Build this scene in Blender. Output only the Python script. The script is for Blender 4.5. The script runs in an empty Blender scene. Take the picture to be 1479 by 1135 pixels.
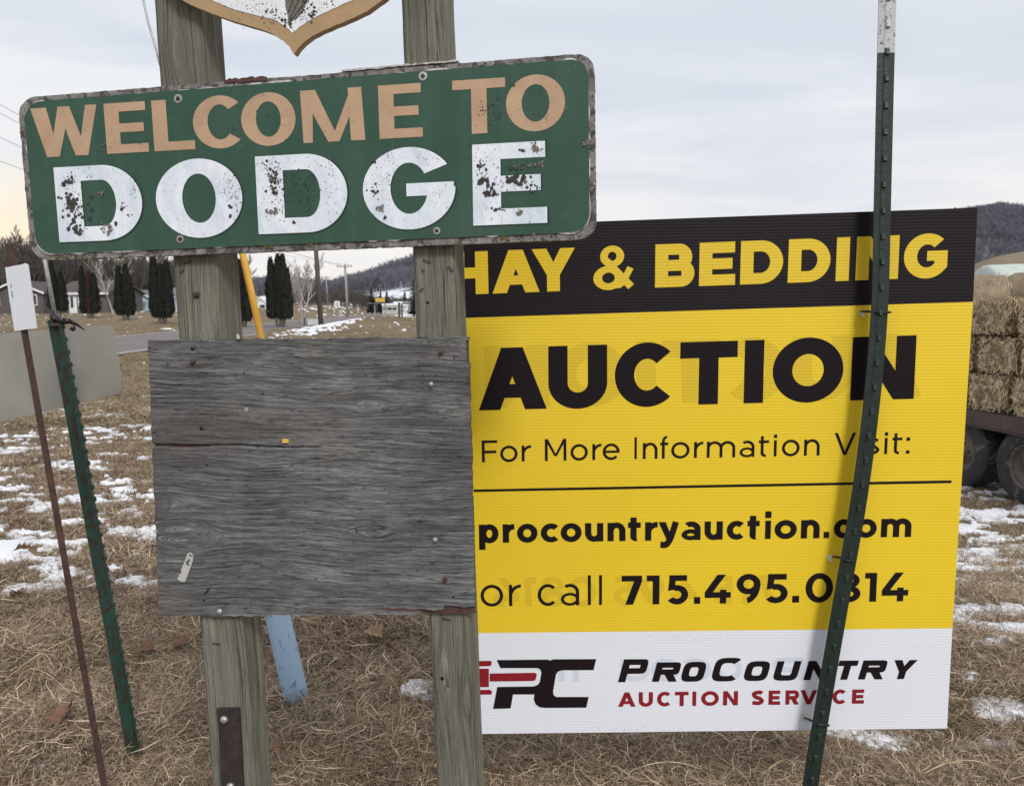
import bpy, bmesh, math, random
import numpy as np
from mathutils import Vector, Matrix, Euler
random.seed(7); rng = np.random.default_rng(7)
R = math.radians
scn = bpy.context.scene
COL = scn.collection

# ------------------------------------------------------------------ camera
CAM_H = 1.35
FPX = 1117.0; CX, CY = 739.5, 567.5
camd = bpy.data.cameras.new('camera'); cam = bpy.data.objects.new('camera', camd); COL.objects.link(cam)
cam.matrix_world = Matrix.Translation((0, 0, CAM_H)) @ Euler((R(90 - 6.4), 0, 0)).to_matrix().to_4x4() @ Matrix.Rotation(R(-0.45), 4, 'Z')
camd.sensor_width = 36; camd.lens = 36 * FPX / 1479
camd.clip_start = 0.05; camd.clip_end = 6000
camd.dof.use_dof = True; camd.dof.focus_distance = 1.6; camd.dof.aperture_fstop = 15.0
scn.camera = cam
MC = cam.matrix_world.copy(); ML = MC.to_3x3(); CP = Vector((0, 0, CAM_H))
def ray(px, py): return ML @ Vector(((px - CX) / FPX, -(py - CY) / FPX, -1.0))
def at(px, py, Y):
    d = ray(px, py); return CP + d * (Y / d.y)
def onz(px, py, z=0.0):
    d = ray(px, py); return CP + d * ((z - CAM_H) / d.z)

# ------------------------------------------------------------------ world and sun
SUN_EL, SUN_AZ = R(42), R(158)      # azimuth clockwise from +Y : behind the camera, a little to the right
world = bpy.data.worlds.new('World'); scn.world = world; world.use_nodes = True
wt = world.node_tree; wt.nodes.clear()
class G:
    """tiny node helper"""
    def __init__(s, nt): s.nt = nt; s.L = nt.links
    def n(s, typ, _o=0, **kw):
        nd = s.nt.nodes.new(typ); props = kw.pop('P', {})
        for k, v in props.items(): setattr(nd, k, v)
        for k, v in kw.items():
            i = nd.inputs[int(k[1:])] if (k[0] == 'i' and k[1:].isdigit()) else nd.inputs[k.replace('_', ' ')]
            s.put(i, v)
        return nd
    def put(s, i, v):
        if isinstance(v, bpy.types.NodeSocket): s.L.new(v, i)
        elif isinstance(v, bpy.types.Node): s.L.new(v.outputs[0], i)
        else: i.default_value = v
    def math(s, op, a, b=0.0, c=None, clamp=False):
        nd = s.nt.nodes.new('ShaderNodeMath'); nd.operation = op; nd.use_clamp = clamp
        s.put(nd.inputs[0], a); s.put(nd.inputs[1], b)
        if c is not None: s.put(nd.inputs[2], c)
        return nd.outputs[0]
    def vmath(s, op, a, b=(0, 0, 0)):
        nd = s.nt.nodes.new('ShaderNodeVectorMath'); nd.operation = op
        s.put(nd.inputs[0], a); s.put(nd.inputs[1], b)
        return nd.outputs[0]
    def noise(s, v, scale=5, detail=4, rough=0.55, dist=0.0):
        nd = s.n('ShaderNodeTexNoise'); s.put(nd.inputs['Vector'], v)
        nd.inputs['Scale'].default_value = scale; nd.inputs['Detail'].default_value = detail
        nd.inputs['Roughness'].default_value = rough; nd.inputs['Distortion'].default_value = dist
        return nd.outputs[0]
    def ramp(s, f, stops, interp='LINEAR'):
        nd = s.n('ShaderNodeValToRGB'); s.put(nd.inputs[0], f); cr = nd.color_ramp; cr.interpolation = interp
        while len(cr.elements) < len(stops): cr.elements.new(0.5)
        for e, (p, c) in zip(cr.elements, stops):
            e.position = p; e.color = (c, c, c, 1) if isinstance(c, (int, float)) else (*c, 1)
        return nd.outputs[0]
    def mix(s, f, a, b, mode='MIX'):
        nd = s.nt.nodes.new('ShaderNodeMix'); nd.data_type = 'RGBA'; nd.blend_type = mode
        def cv(v): return (*v, 1) if isinstance(v, tuple) and len(v) == 3 else v
        s.put(nd.inputs[0], f); s.put(nd.inputs[6], cv(a)); s.put(nd.inputs[7], cv(b))
        return nd.outputs[2]
    def scale(s, v, sc):
        nd = s.n('ShaderNodeMapping'); s.put(nd.inputs[0], v); nd.inputs['Scale'].default_value = sc; return nd.outputs[0]
g = G(wt)
sky = g.n('ShaderNodeTexSky', P=dict(sky_type='NISHITA', sun_disc=False, sun_elevation=SUN_EL, sun_rotation=SUN_AZ, air_density=1.2, dust_density=2.0))
tc = g.n('ShaderNodeTexCoord').outputs['Generated']
sep = g.n('ShaderNodeSeparateXYZ', Vector=tc)
# clouds laid out on a flat ceiling: direction / elevation
elev = g.math('MAXIMUM', sep.outputs[2], 0.0)
den = g.math('ADD', elev, 0.12)
uv = g.n('ShaderNodeCombineXYZ', X=g.math('DIVIDE', sep.outputs[0], den), Y=g.math('DIVIDE', sep.outputs[1], den), Z=0.3).outputs[0]
n1 = g.noise(g.scale(uv, (0.55, 1.0, 1)), 1.05, 7, 0.5, 0.7)
n2 = g.noise(g.scale(uv, (0.3, 1.1, 1)), 0.6, 3, 0.5, 0.2)
cl = g.ramp(n1, [(0.38, (5.5, 5.9, 6.6)), (0.46, (6.25, 6.6, 7.2)), (0.53, (6.95, 7.1, 7.5)), (0.60, (7.8, 7.8, 7.8))])
cl = g.mix(g.ramp(n2, [(0.4, 0.0), (0.62, 0.6)]), cl, (6.55, 6.85, 7.4))
# bright warm band low in the sky, warmest where the low sun glows through on the left
low = g.ramp(elev, [(0.0, 0.95), (0.10, 0.5), (0.24, 0.0)])
cl = g.mix(low, cl, (8.3, 7.9, 7.55))
az = g.n('ShaderNodeVectorMath', P=dict(operation='DOT_PRODUCT'), i0=tc, i1=(-0.56, 0.826, 0.06)).outputs['Value']
glow = g.math('MULTIPLY', g.ramp(az, [(0.975, 0.0), (0.996, 1.0)]), g.ramp(elev, [(0.0, 1.0), (0.08, 0.75), (0.17, 0.0)]))
cl = g.mix(glow, cl, (9.6, 7.9, 5.2))
azr = g.n('ShaderNodeVectorMath', P=dict(operation='DOT_PRODUCT'), i0=tc, i1=(0.50, 0.855, 0.12)).outputs['Value']
streak = g.ramp(g.noise(g.scale(tc, (2.5, 2.5, 16)), 1.0, 4, 0.5, 0.4), [(0.42, 0.15), (0.58, 1.0)])
cl = g.mix(g.math('MULTIPLY', streak, g.math('MULTIPLY', g.ramp(azr, [(0.93, 0.0), (0.99, 0.75)]), g.ramp(elev, [(0.02, 0.5), (0.12, 1.0), (0.22, 0.0)]))), cl, (5.5, 6.0, 6.9))
mixc = g.mix(0.94, sky, cl)
bg = g.n('ShaderNodeBackground', Color=mixc, Strength=0.1)
wo = g.n('ShaderNodeOutputWorld', Surface=bg)
sund = bpy.data.lights.new('sun', 'SUN'); sun = bpy.data.objects.new('sun', sund); COL.objects.link(sun)
sund.energy = 1.75; sund.angle = R(14); sund.color = (1.0, 0.965, 0.92)
sdir = Vector((math.sin(SUN_AZ) * math.cos(SUN_EL), math.cos(SUN_AZ) * math.cos(SUN_EL), math.sin(SUN_EL)))
sun.rotation_euler = sdir.to_track_quat('Z', 'Y').to_euler(); sun.location = (3, -4, 12)
vs = scn.view_settings; vs.view_transform = 'Standard'; vs.look = 'None'; vs.exposure = 0.27; vs.gamma = 1.0
vs.use_curve_mapping = False
scn.render.engine = 'CYCLES'; scn.cycles.max_bounces = 6; scn.cycles.transparent_max_bounces = 6

# ------------------------------------------------------------------ helpers
def tag(o, label=None, cat=None, group=None, kind=None):
    if label: o['label'] = label
    if cat: o['category'] = cat
    if group: o['group'] = group
    if kind: o['kind'] = kind
    return o
def empty(name, loc, label, cat, group=None):
    o = bpy.data.objects.new(name, None); COL.objects.link(o); o.location = loc; o.empty_display_size = 0.1
    return tag(o, label, cat, group)
def mobj(name, verts, faces, m, parent=None, smooth=False, origin=None, attr=None, mats=None, midx=None):
    """verts in world space; the object gets its parent's (or its own) origin"""
    V = np.asarray(verts, dtype=np.float64).reshape(-1, 3)
    org = Vector(origin) if origin is not None else (world_loc(parent) if parent is not None else Vector((0, 0, 0)))
    V = V - np.array(org)
    me = bpy.data.meshes.new(name)
    if isinstance(faces, np.ndarray) and faces.ndim == 2:
        k = faces.shape[1]; nf = len(faces)
        me.vertices.add(len(V)); me.vertices.foreach_set('co', V.astype(np.float32).ravel())
        me.loops.add(nf * k); me.loops.foreach_set('vertex_index', faces.astype(np.int32).ravel())
        me.polygons.add(nf); me.polygons.foreach_set('loop_start', np.arange(0, nf * k, k, dtype=np.int32))
        try: me.polygons.foreach_set('loop_total', np.full(nf, k, dtype=np.int32))
        except Exception: pass
        me.update(calc_edges=True)
    else:
        me.from_pydata([tuple(v) for v in V], [], faces)
    if attr:
        for an, arr in attr.items():
            arr = np.asarray(arr, dtype=np.float32)
            if arr.ndim == 2:
                a = me.attributes.new(an, 'FLOAT_VECTOR', 'POINT'); a.data.foreach_set('vector', arr.ravel())
            else:
                a = me.attributes.new(an, 'FLOAT', 'POINT'); a.data.foreach_set('value', arr)
    for mm in (mats or [m]): me.materials.append(mm)
    if midx is not None: me.polygons.foreach_set('material_index', np.asarray(midx, dtype=np.int32))
    if smooth: me.polygons.foreach_set('use_smooth', np.ones(len(me.polygons), dtype=bool))
    me.update(); me.validate()
    o = bpy.data.objects.new(name, me); COL.objects.link(o)
    if parent is not None:
        o.parent = parent
    o.location = org - (world_loc(parent) if parent is not None else Vector((0, 0, 0)))
    return o
def world_loc(o):
    l = Vector((0, 0, 0))
    while o is not None: l = l + Vector(o.location); o = o.parent
    return l
class MB:
    """collects primitives, built as one mesh"""
    def __init__(s): s.v = []; s.f = []
    def add(s, vs, fs):
        b = len(s.v); s.v += [tuple(v) for v in vs]; s.f += [tuple(i + b for i in f) for f in fs]
    def box(s, c, sz, rot=None):
        M = rot or Matrix.Identity(3); c = Vector(c); hx, hy, hz = (q / 2 for q in sz)
        vs = [c + M @ Vector((x * hx, y * hy, z * hz)) for x in (-1, 1) for y in (-1, 1) for z in (-1, 1)]
        s.add(vs, [(0, 1, 3, 2), (4, 6, 7, 5), (0, 4, 5, 1), (2, 3, 7, 6), (0, 2, 6, 4), (1, 5, 7, 3)])
    def tube(s, pts, rad, n=8, cap=True):
        pts = [Vector(p) for p in pts]; rad = rad if isinstance(rad, (list, tuple)) else [rad] * len(pts)
        rings = []; up = None
        for i, p in enumerate(pts):
            d = (pts[min(i + 1, len(pts) - 1)] - pts[max(i - 1, 0)]).normalized()
            if up is None: up = Vector((0, 0, 1)) if abs(d.z) < 0.9 else Vector((1, 0, 0))
            a = d.cross(up).normalized(); b = d.cross(a).normalized(); up = -b if False else up
            rings.append([p + (a * math.cos(2 * math.pi * k / n) + b * math.sin(2 * math.pi * k / n)) * rad[i] for k in range(n)])
        vs = [v for r_ in rings for v in r_]; fs = []
        for i in range(len(pts) - 1):
            for k in range(n):
                fs.append((i * n + k, i * n + (k + 1) % n, (i + 1) * n + (k + 1) % n, (i + 1) * n + k))
        if cap: fs.append(tuple(range(n - 1, -1, -1))); fs.append(tuple((len(pts) - 1) * n + k for k in range(n)))
        s.add(vs, fs)
    def build(s, name, m, parent=None, smooth=False, origin=None): return mobj(name, s.v, s.f, m, parent, smooth, origin)

def hsh(ix, iy, seed):
    ix = ix.astype(np.uint64); iy = iy.astype(np.uint64)
    h = (ix * np.uint64(374761393) + iy * np.uint64(668265263) + np.uint64(seed * 1442695 + 97)) & np.uint64(0xffffffff)
    h = ((h ^ (h >> np.uint64(13))) * np.uint64(1274126177)) & np.uint64(0xffffffff)
    h = h ^ (h >> np.uint64(16))
    return (h & np.uint64(0xffffff)).astype(np.float64) / 0xffffff
def vnoise(x, y, seed=0):
    x = np.asarray(x, float) + 40000; y = np.asarray(y, float) + 40000
    ix = np.floor(x); iy = np.floor(y); fx = x - ix; fy = y - iy
    fx = fx * fx * (3 - 2 * fx); fy = fy * fy * (3 - 2 * fy)
    a = hsh(ix, iy, seed); b = hsh(ix + 1, iy, seed); c = hsh(ix, iy + 1, seed); d = hsh(ix + 1, iy + 1, seed)
    return (a * (1 - fx) + b * fx) * (1 - fy) + (c * (1 - fx) + d * fx) * fy
def fbm(x, y, o=4, seed=0, r=0.5):
    s = 0; a = 1; t = 0
    for i in range(o):
        s = s + a * vnoise(x * 2 ** i + 17.3 * i, y * 2 ** i - 9.1 * i, seed + i); t += a; a *= r
    return s / t
def sst(e0, e1, x):
    t = np.clip((np.asarray(x, float) - e0) / (e1 - e0), 0, 1); return t * t * (3 - 2 * t)

# ------------------------------------------------------------------ materials
def newmat(name):
    m = bpy.data.materials.new(name); m.use_nodes = True
    nt = m.node_tree; b = nt.nodes['Principled BSDF']; return m, G(nt), b
def mat(name, col, rough=0.6, var=0.25, nscale=8, bump=0.15, metal=0.0, col2=None, dirt=None, bscale=None, spec=0.5, stretch=(1, 1, 1)):
    m, g, b = newmat(name)
    v = g.scale(g.n('ShaderNodeTexCoord').outputs['Object'], stretch)
    n = g.noise(v, nscale, 6, 0.6)
    c2 = col2 or tuple(c * (1 - var) for c in col)
    c = g.mix(g.ramp(n, [(0.35, 0.0), (0.65, 1.0)]), tuple(min(1, q * (1 + var * 0.4)) for q in col), c2)
    if dirt:
        dcol, amt, ds = dirt
        dn = g.noise(v, ds, 8, 0.65, 0.5)
        c = g.mix(g.ramp(dn, [(1 - amt - 0.04, 0.0), (1 - amt + 0.04, 1.0)]), c, dcol)
    g.put(b.inputs['Base Color'], c); b.inputs['Roughness'].default_value = rough; b.inputs['Metallic'].default_value = metal
    b.inputs['Specular IOR Level'].default_value = spec
    if bump:
        bp = g.n('ShaderNodeBump', Strength=bump, Distance=0.01, Height=g.noise(v, bscale or nscale * 4, 6, 0.7))
        g.put(b.inputs['Normal'], bp)
    return m
def wood_mat(name, dark, mid, light, along=3.0, across=55.0, tintcol=None, crack=0.5, relief=0.5, stain=False):
    m, g, b = newmat(name)
    v = g.n('ShaderNodeAttribute', P=dict(attribute_name='gc')).outputs['Vector']
    a = g.noise(g.scale(v, (along, across, 1)), 1.0, 5, 0.6, 0.4)
    f = g.noise(g.scale(v, (along * 5, across * 6, 1)), 1.0, 4, 0.65, 0.2)
    big = g.noise(g.scale(v, (3.2, 5.5, 1)), 1.0, 4, 0.6)
    ck = g.noise(g.scale(v, (along * 1.3, across * 2.4, 7)), 1.0, 3, 0.6, 0.3)
    s = g.math('ADD', g.math('MULTIPLY', a, 0.42), g.math('ADD', g.math('MULTIPLY', f, 0.38), g.math('MULTIPLY', big, 0.20)))
    c = g.ramp(s, [(0.33, dark), (0.49, mid), (0.64, light)])
    crk = g.ramp(ck, [(0.66 - 0.06 * crack, 0.0), (0.73 - 0.06 * crack, 1.0)])
    c = g.mix(g.math('MULTIPLY', crk, 0.8), c, tuple(q * 0.22 for q in dark))
    if tintcol: c = g.mix(g.ramp(g.noise(g.scale(v, (2.5, 9, 3)), 1.0, 3, 0.5), [(0.48, 0.0), (0.68, 0.55)]), c, tintcol)
    if stain:
        c = g.mix(g.ramp(g.noise(g.scale(v, (6, 14, 1)), 1.0, 5, 0.65), [(0.50, 0.0), (0.66, 0.55)]), c, (0.075, 0.068, 0.064))
        c = g.mix(g.math('MULTIPLY', g.ramp(g.noise(g.scale(v, (5, 22, 9)), 1.0, 6, 0.7), [(0.52, 0.0), (0.66, 0.6)]), g.ramp(f, [(0.4, 0.0), (0.55, 1.0)])), c, (0.47, 0.455, 0.43))
        c = g.mix(g.ramp(g.noise(g.scale(v, (60, 240, 9)), 1.0, 3, 0.6), [(0.60, 0.0), (0.68, 0.75)]), c, (0.035, 0.032, 0.032))
    g.put(b.inputs['Base Color'], c); b.inputs['Roughness'].default_value = 0.85; b.inputs['Specular IOR Level'].default_value = 0.25
    h = g.math('SUBTRACT', s, g.math('MULTIPLY', crk, 0.25))
    g.put(b.inputs['Normal'], g.n('ShaderNodeBump', Strength=relief, Distance=0.012, Height=h))
    return m

M = {}
M['ply'] = wood_mat('weathered_plywood', (0.045, 0.043, 0.045), (0.145, 0.147, 0.152), (0.39, 0.395, 0.40), 9.0, 210.0, (0.16, 0.135, 0.112), 1.1, 0.9, True)
M['post'] = wood_mat('weathered_post_wood', (0.06, 0.057, 0.044), (0.19, 0.184, 0.148), (0.35, 0.34, 0.28), 2.6, 110.0, (0.15, 0.15, 0.12), 0.95, 0.9)
M['plyred'] = mat('delaminated_red_ply', (0.10, 0.045, 0.038), 0.8, 0.5, 40, 0.4)
M['dark'] = mat('dark_hole', (0.008, 0.007, 0.006), 0.9, 0.2, 8, 0)
# sign edge: grey weathered board with lichen
M['frame'] = mat('grey_lichen_edge', (0.30, 0.285, 0.275), 0.85, 0.3, 45, 0.6, col2=(0.17, 0.155, 0.15), dirt=((0.075, 0.068, 0.062), 0.46, 55))
M['whitechip'] = mat('white_chipped_paint', (0.50, 0.49, 0.47), 0.7, 0.15, 60, 0.2, dirt=((0.15, 0.14, 0.12), 0.42, 70))
m, g, b = newmat('green_sign_paint')
v = g.n('ShaderNodeTexCoord').outputs['Object']
n = g.noise(v, 9, 6, 0.65); st = g.noise(g.scale(v, (30, 30, 2.5)), 1.0, 5, 0.6)
c = g.mix(g.ramp(n, [(0.35, 0.0), (0.7, 1.0)]), (0.026, 0.075, 0.048), (0.036, 0.090, 0.060))
c = g.mix(g.ramp(st, [(0.50, 0.0), (0.75, 0.5)]), c, (0.055, 0.115, 0.085))
c = g.mix(g.ramp(g.noise(g.scale(v, (5, 5, 9)), 1.0, 6, 0.7), [(0.50, 0.0), (0.70, 0.45)]), c, (0.060, 0.098, 0.078))
c = g.mix(g.ramp(g.noise(g.scale(v, (160, 160, 14)), 1.0, 3, 0.6, 1.0), [(0.70, 0.0), (0.76, 0.4)]), c, (0.12, 0.17, 0.14))
fl = g.noise(v, 230, 3, 0.6)
c = g.mix(g.ramp(fl, [(0.70, 0.0), (0.76, 0.7)]), c, (0.02, 0.03, 0.022))
c = g.mix(g.ramp(g.noise(v, 130, 3, 0.6), [(0.735, 0.0), (0.76, 0.7)]), c, (0.33, 0.35, 0.32))
g.put(b.inputs['Base Color'], c); b.inputs['Roughness'].default_value = 0.5
b.inputs['Specular IOR Level'].default_value = 0.35
g.put(b.inputs['Normal'], g.n('ShaderNodeBump', Strength=0.12, Distance=0.004, Height=g.noise(v, 60, 5, 0.6)))
M['green'] = m
M['tan'] = mat('tan_letter_paint', (0.50, 0.335, 0.215), 0.6, 0.10, 16, 0.12, col2=(0.43, 0.285, 0.18), dirt=((0.17, 0.12, 0.085), 0.335, 140), bscale=90)
M['gold'] = mat('tan_border_paint', (0.41, 0.275, 0.145), 0.6, 0.12, 20, 0.15, dirt=((0.14, 0.10, 0.07), 0.3, 120))
M['dwhite'] = mat('white_letter_paint', (0.80, 0.84, 0.90), 0.55, 0.06, 22, 0.3, col2=(0.62, 0.70, 0.80), dirt=((0.13, 0.13, 0.13), 0.315, 110), bscale=60, stretch=(1, 1, 0.5))
M['swhite'] = mat('shield_white_paint', (0.78, 0.80, 0.84), 0.6, 0.08, 18, 0.2, dirt=((0.20, 0.19, 0.19), 0.315, 90))
M['lichen'] = mat('lichen_crust', (0.105, 0.098, 0.09), 0.95, 0.4, 180, 0.9, col2=(0.05, 0.045, 0.04), bscale=400)
M['lichen_pale'] = mat('pale_lichen', (0.32, 0.29, 0.25), 0.95, 0.3, 200, 0.9, bscale=400)
M['lichen_yellow'] = mat('yellow_lichen', (0.24, 0.185, 0.05), 0.95, 0.5, 200, 0.9, bscale=400)
M['shadowpaint'] = mat('dark_green_outline_paint', (0.010, 0.028, 0.018), 0.55, 0.2, 20, 0.1)
M['galv'] = mat('galvanised_metal', (0.50, 0.50, 0.50), 0.45, 0.3, 60, 0.2, 0.7)
M['rust'] = mat('rusty_steel', (0.085, 0.042, 0.030), 0.85, 0.45, 30, 0.5, 0.15, col2=(0.045, 0.026, 0.022), bscale=150)
M['rustdk'] = mat('dark_rusty_plate', (0.05, 0.034, 0.031), 0.8, 0.4, 40, 0.6, 0.2, bscale=220)
M['tgreen'] = mat('green_post_paint', (0.010, 0.038, 0.026), 0.42, 0.3, 18, 0.2, 0.0, col2=(0.014, 0.060, 0.045), dirt=((0.030, 0.021, 0.016), 0.48, 60), stretch=(1, 1, .5))
M['tgreen2'] = mat('dark_green_post_paint', (0.013, 0.026, 0.022), 0.40, 0.3, 14, 0.2, 0.0, col2=(0.009, 0.018, 0.016), dirt=((0.05, 0.05, 0.045), 0.34, 50))
M['twhite'] = mat('white_post_tip_paint', (0.50, 0.51, 0.53), 0.5, 0.15, 20, 0.2, dirt=((0.10, 0.06, 0.045), 0.40, 60))
M['black_plastic'] = mat('black_plastic', (0.012, 0.012, 0.013), 0.45, 0.2, 10, 0.05)
M['panel'] = mat('grey_sign_back', (0.335, 0.325, 0.295), 0.55, 0.12, 5, 0.05, 0.25, col2=(0.28, 0.275, 0.25))
M['yellow_pl'] = mat('yellow_plastic_guard', (0.70, 0.44, 0.085), 0.45, 0.15, 4, 0.05, col2=(0.60, 0.33, 0.04))
M['orange_in'] = mat('orange_guard_lip', (0.55, 0.20, 0.03), 0.5, 0.2, 6, 0.05)
M['bluepipe'] = mat('blue_plastic_pipe', (0.40, 0.57, 0.78), 0.42, 0.10, 6, 0.10, dirt=((0.04, 0.12, 0.22), 0.37, 40), stretch=(1, 1, 0.4))
m, g, b = newmat('white_reflective_sheeting')
v = g.n('ShaderNodeTexCoord').outputs['Object']
sp_ = g.n('ShaderNodeSeparateXYZ', Vector=v)
wa = g.math('SINE', g.math('MULTIPLY', g.math('ADD', sp_.outputs[0], sp_.outputs[2]), 1250.0)); wb = g.math('SINE', g.math('MULTIPLY', g.math('SUBTRACT', sp_.outputs[0], sp_.outputs[2]), 1250.0))
c = g.mix(g.ramp(g.math('MULTIPLY', wa, wb), [(0.0, 1.0), (0.5, 0.35)]), (0.42, 0.44, 0.48), (0.74, 0.78, 0.84))
c = g.mix(g.ramp(g.noise(v, 14, 5, 0.6), [(0.56, 0.0), (0.68, 0.6)]), c, (0.55, 0.55, 0.53))
g.put(b.inputs['Base Color'], c); b.inputs['Roughness'].default_value = 0.35
M['reflect'] = m
M['tagm'] = mat('aluminium_tag', (0.62, 0.62, 0.60), 0.4, 0.15, 60, 0.15, 0.3)
M['zipw'] = mat('torn_corrugated_edge', (0.70, 0.68, 0.58), 0.6, 0.1, 60, 0.1)
# corrugated plastic: fine horizontal flutes
def coro(name, col, col2, spec=0.5, rough=0.33, contrast=0.3):
    m, g, b = newmat(name)
    v = g.n('ShaderNodeTexCoord').outputs['Object']
    z = g.n('ShaderNodeSeparateXYZ', Vector=v).outputs[2]
    w = g.math('SINE', g.math('MULTIPLY', z, 2 * math.pi / 0.0072))
    n = g.noise(v, 3.5, 4, 0.5); nn = g.noise(g.scale(v, (2, 1, 90)), 1.0, 3, 0.6)
    c = g.mix(g.math('MULTIPLY', g.math('ADD', w, 1.0), 0.5 * contrast), col, col2)
    c = g.mix(g.ramp(n, [(0.3, 0.0), (0.75, 0.25)]), c, tuple(q * 0.9 for q in col2))
    c = g.mix(g.math('MULTIPLY', nn, 0.25), c, col2)
    g.put(b.inputs['Base Color'], c); b.inputs['Roughness'].default_value = rough; b.inputs['Specular IOR Level'].default_value = spec
    g.put(b.inputs['Normal'], g.n('ShaderNodeBump', Strength=0.11, Distance=0.0012, Height=w))
    return m
M['cy'] = coro('yellow_corrugated_plastic', (0.85, 0.61, 0.030), (0.77, 0.54, 0.021))
M['cw'] = coro('white_corrugated_plastic', (0.80, 0.83, 0.90), (0.745, 0.78, 0.86))
M['ck'] = coro('black_print', (0.018, 0.013, 0.015), (0.010, 0.008, 0.010), 0.2, 0.45, 0.8)
M['cyt'] = coro('yellow_print', (0.80, 0.57, 0.03), (0.70, 0.48, 0.022))
M['ckt'] = coro('black_lettering_print', (0.016, 0.011, 0.013), (0.010, 0.007, 0.009), 0.12, 0.5, 0.7)
M['crt'] = coro('red_print', (0.27, 0.012, 0.022), (0.22, 0.010, 0.018))
M['ghosty'] = coro('show_through_yellow', (0.73, 0.52, 0.026), (0.67, 0.465, 0.02))
M['ghostw'] = coro('show_through_white', (0.66, 0.71, 0.81), (0.61, 0.665, 0.775))
M['hay'] = mat('straw_bale', (0.24, 0.175, 0.10), 0.9, 0.5, 25, 1.0, col2=(0.09, 0.062, 0.035), bscale=70)
M['straw'] = mat('straw_stalks', (0.70, 0.56, 0.36), 0.75, 0.45, 22, 0.0, col2=(0.24, 0.18, 0.10))
M['tyre'] = mat('tyre_rubber', (0.032, 0.031, 0.033), 0.75, 0.4, 12, 0.2, dirt=((0.12, 0.10, 0.08), 0.42, 9))
M['rim'] = mat('grimy_steel_rim', (0.16, 0.13, 0.11), 0.6, 0.4, 20, 0.2, 0.4)
M['deck'] = mat('rusty_trailer_steel', (0.085, 0.058, 0.05), 0.75, 0.3, 12, 0.3)
M['rbale'] = mat('round_bale_straw', (0.27, 0.205, 0.135), 0.95, 0.35, 7, 0.8, bscale=40, stretch=(1, 1, 1))
M['rwrap'] = mat('pale_bale_wrap', (0.50, 0.56, 0.50), 0.5, 0.15, 5, 0.1)
M['asphalt'] = mat('asphalt', (0.185, 0.155, 0.15), 0.9, 0.15, 0.6, 0.2, bscale=8)
M['roadline'] = mat('road_edge_paint', (0.6, 0.58, 0.55), 0.8, 0.2, 2, 0)
M['evergreen'] = mat('arborvitae_foliage', (0.016, 0.020, 0.012), 0.9, 0.5, 2.5, 0.2, col2=(0.006, 0.008, 0.006))
M['evergreen_brown'] = mat('browned_foliage', (0.050, 0.028, 0.016), 0.9, 0.4, 2.5, 0.2)
M['conifer'] = mat('spruce_foliage', (0.022, 0.032, 0.026), 0.9, 0.4, 2.0, 0.2)
M['bark'] = mat('bare_bark', (0.105, 0.09, 0.082), 0.9, 0.3, 2, 0.2)
M['bark_far'] = mat('hazed_far_bark', (0.150, 0.150, 0.180), 0.9, 0.3, 0.2, 0)  # hillside trees: bluish distance haze put into the bark colour
M['birch'] = mat('birch_bark', (0.42, 0.39, 0.36), 0.8, 0.3, 3, 0.1)
M['pole'] = mat('utility_pole_wood', (0.10, 0.085, 0.075), 0.9, 0.3, 2, 0.2)
M['polepale'] = mat('pale_pole_wood', (0.33, 0.31, 0.29), 0.9, 0.2, 2, 0.2)
M['wire'] = mat('wire', (0.25, 0.25, 0.25), 0.6, 0.1, 2, 0)
M['siding'] = mat('dark_grey_siding', (0.10, 0.09, 0.085), 0.8, 0.1, 1, 0.1)
M['roofdk'] = mat('brown_shingle_roof', (0.085, 0.070, 0.066), 0.9, 0.2, 2, 0.3)
M['roofgr'] = mat('grey_shingle_roof', (0.16, 0.165, 0.175), 0.9, 0.2, 2, 0.3)
M['bluesd'] = mat('pale_blue_siding', (0.46, 0.57, 0.66), 0.8, 0.1, 1, 0.1)
M['trim'] = mat('white_trim', (0.75, 0.76, 0.78), 0.6, 0.08, 2, 0)
M['glass'] = mat('window_glass', (0.04, 0.05, 0.06), 0.12, 0.2, 1, 0)
M['cream'] = mat('cream_wall', (0.52, 0.50, 0.45), 0.8, 0.1, 1, 0)
M['leaf'] = mat('dead_leaf', (0.20, 0.105, 0.062), 0.8, 0.4, 40, 0.5)
M['leafpale'] = mat('pale_dead_leaf', (0.42, 0.30, 0.19), 0.8, 0.3, 40, 0.5)
M['tuft'] = None
def grass_mat(name, cols):
    m, g, b = newmat(name)
    r = g.n('ShaderNodeObjectInfo').outputs['Random']
    at_ = g.n('ShaderNodeAttribute', P=dict(attribute_name='bl')).outputs['Fac']
    n = g.math('FRACT', g.math('ADD', g.math('MULTIPLY', r, 3.7), at_))
    c = g.ramp(n, cols)
    g.put(b.inputs['Base Color'], c); b.inputs['Roughness'].default_value = 0.6; b.inputs['Specular IOR Level'].default_value = 0.3
    return m
M['grass'] = grass_mat('dead_grass_blades', [(0.0, (0.22, 0.152, 0.094)), (0.22, (0.40, 0.295, 0.19)), (0.42, (0.085, 0.056, 0.035)), (0.62, (0.29, 0.21, 0.135)), (0.80, (0.72, 0.57, 0.41)), (0.88, (0.22, 0.155, 0.098)), (1.0, (0.095, 0.064, 0.042))])
M['grassfar'] = grass_mat('mown_dead_grass', [(0.0, (0.28, 0.21, 0.12)), (0.3, (0.37, 0.285, 0.175)), (0.6, (0.22, 0.17, 0.10)), (1.0, (0.33, 0.255, 0.15))])
m, g, b = newmat('ground_thatch')
v = g.n('ShaderNodeTexCoord').outputs['Object']
n = g.noise(v, 1.1, 8, 0.65); f = g.noise(v, 28, 6, 0.75, 0.8); f2 = g.noise(g.scale(v, (1, 1, 1)), 0.09, 4, 0.6)
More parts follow.
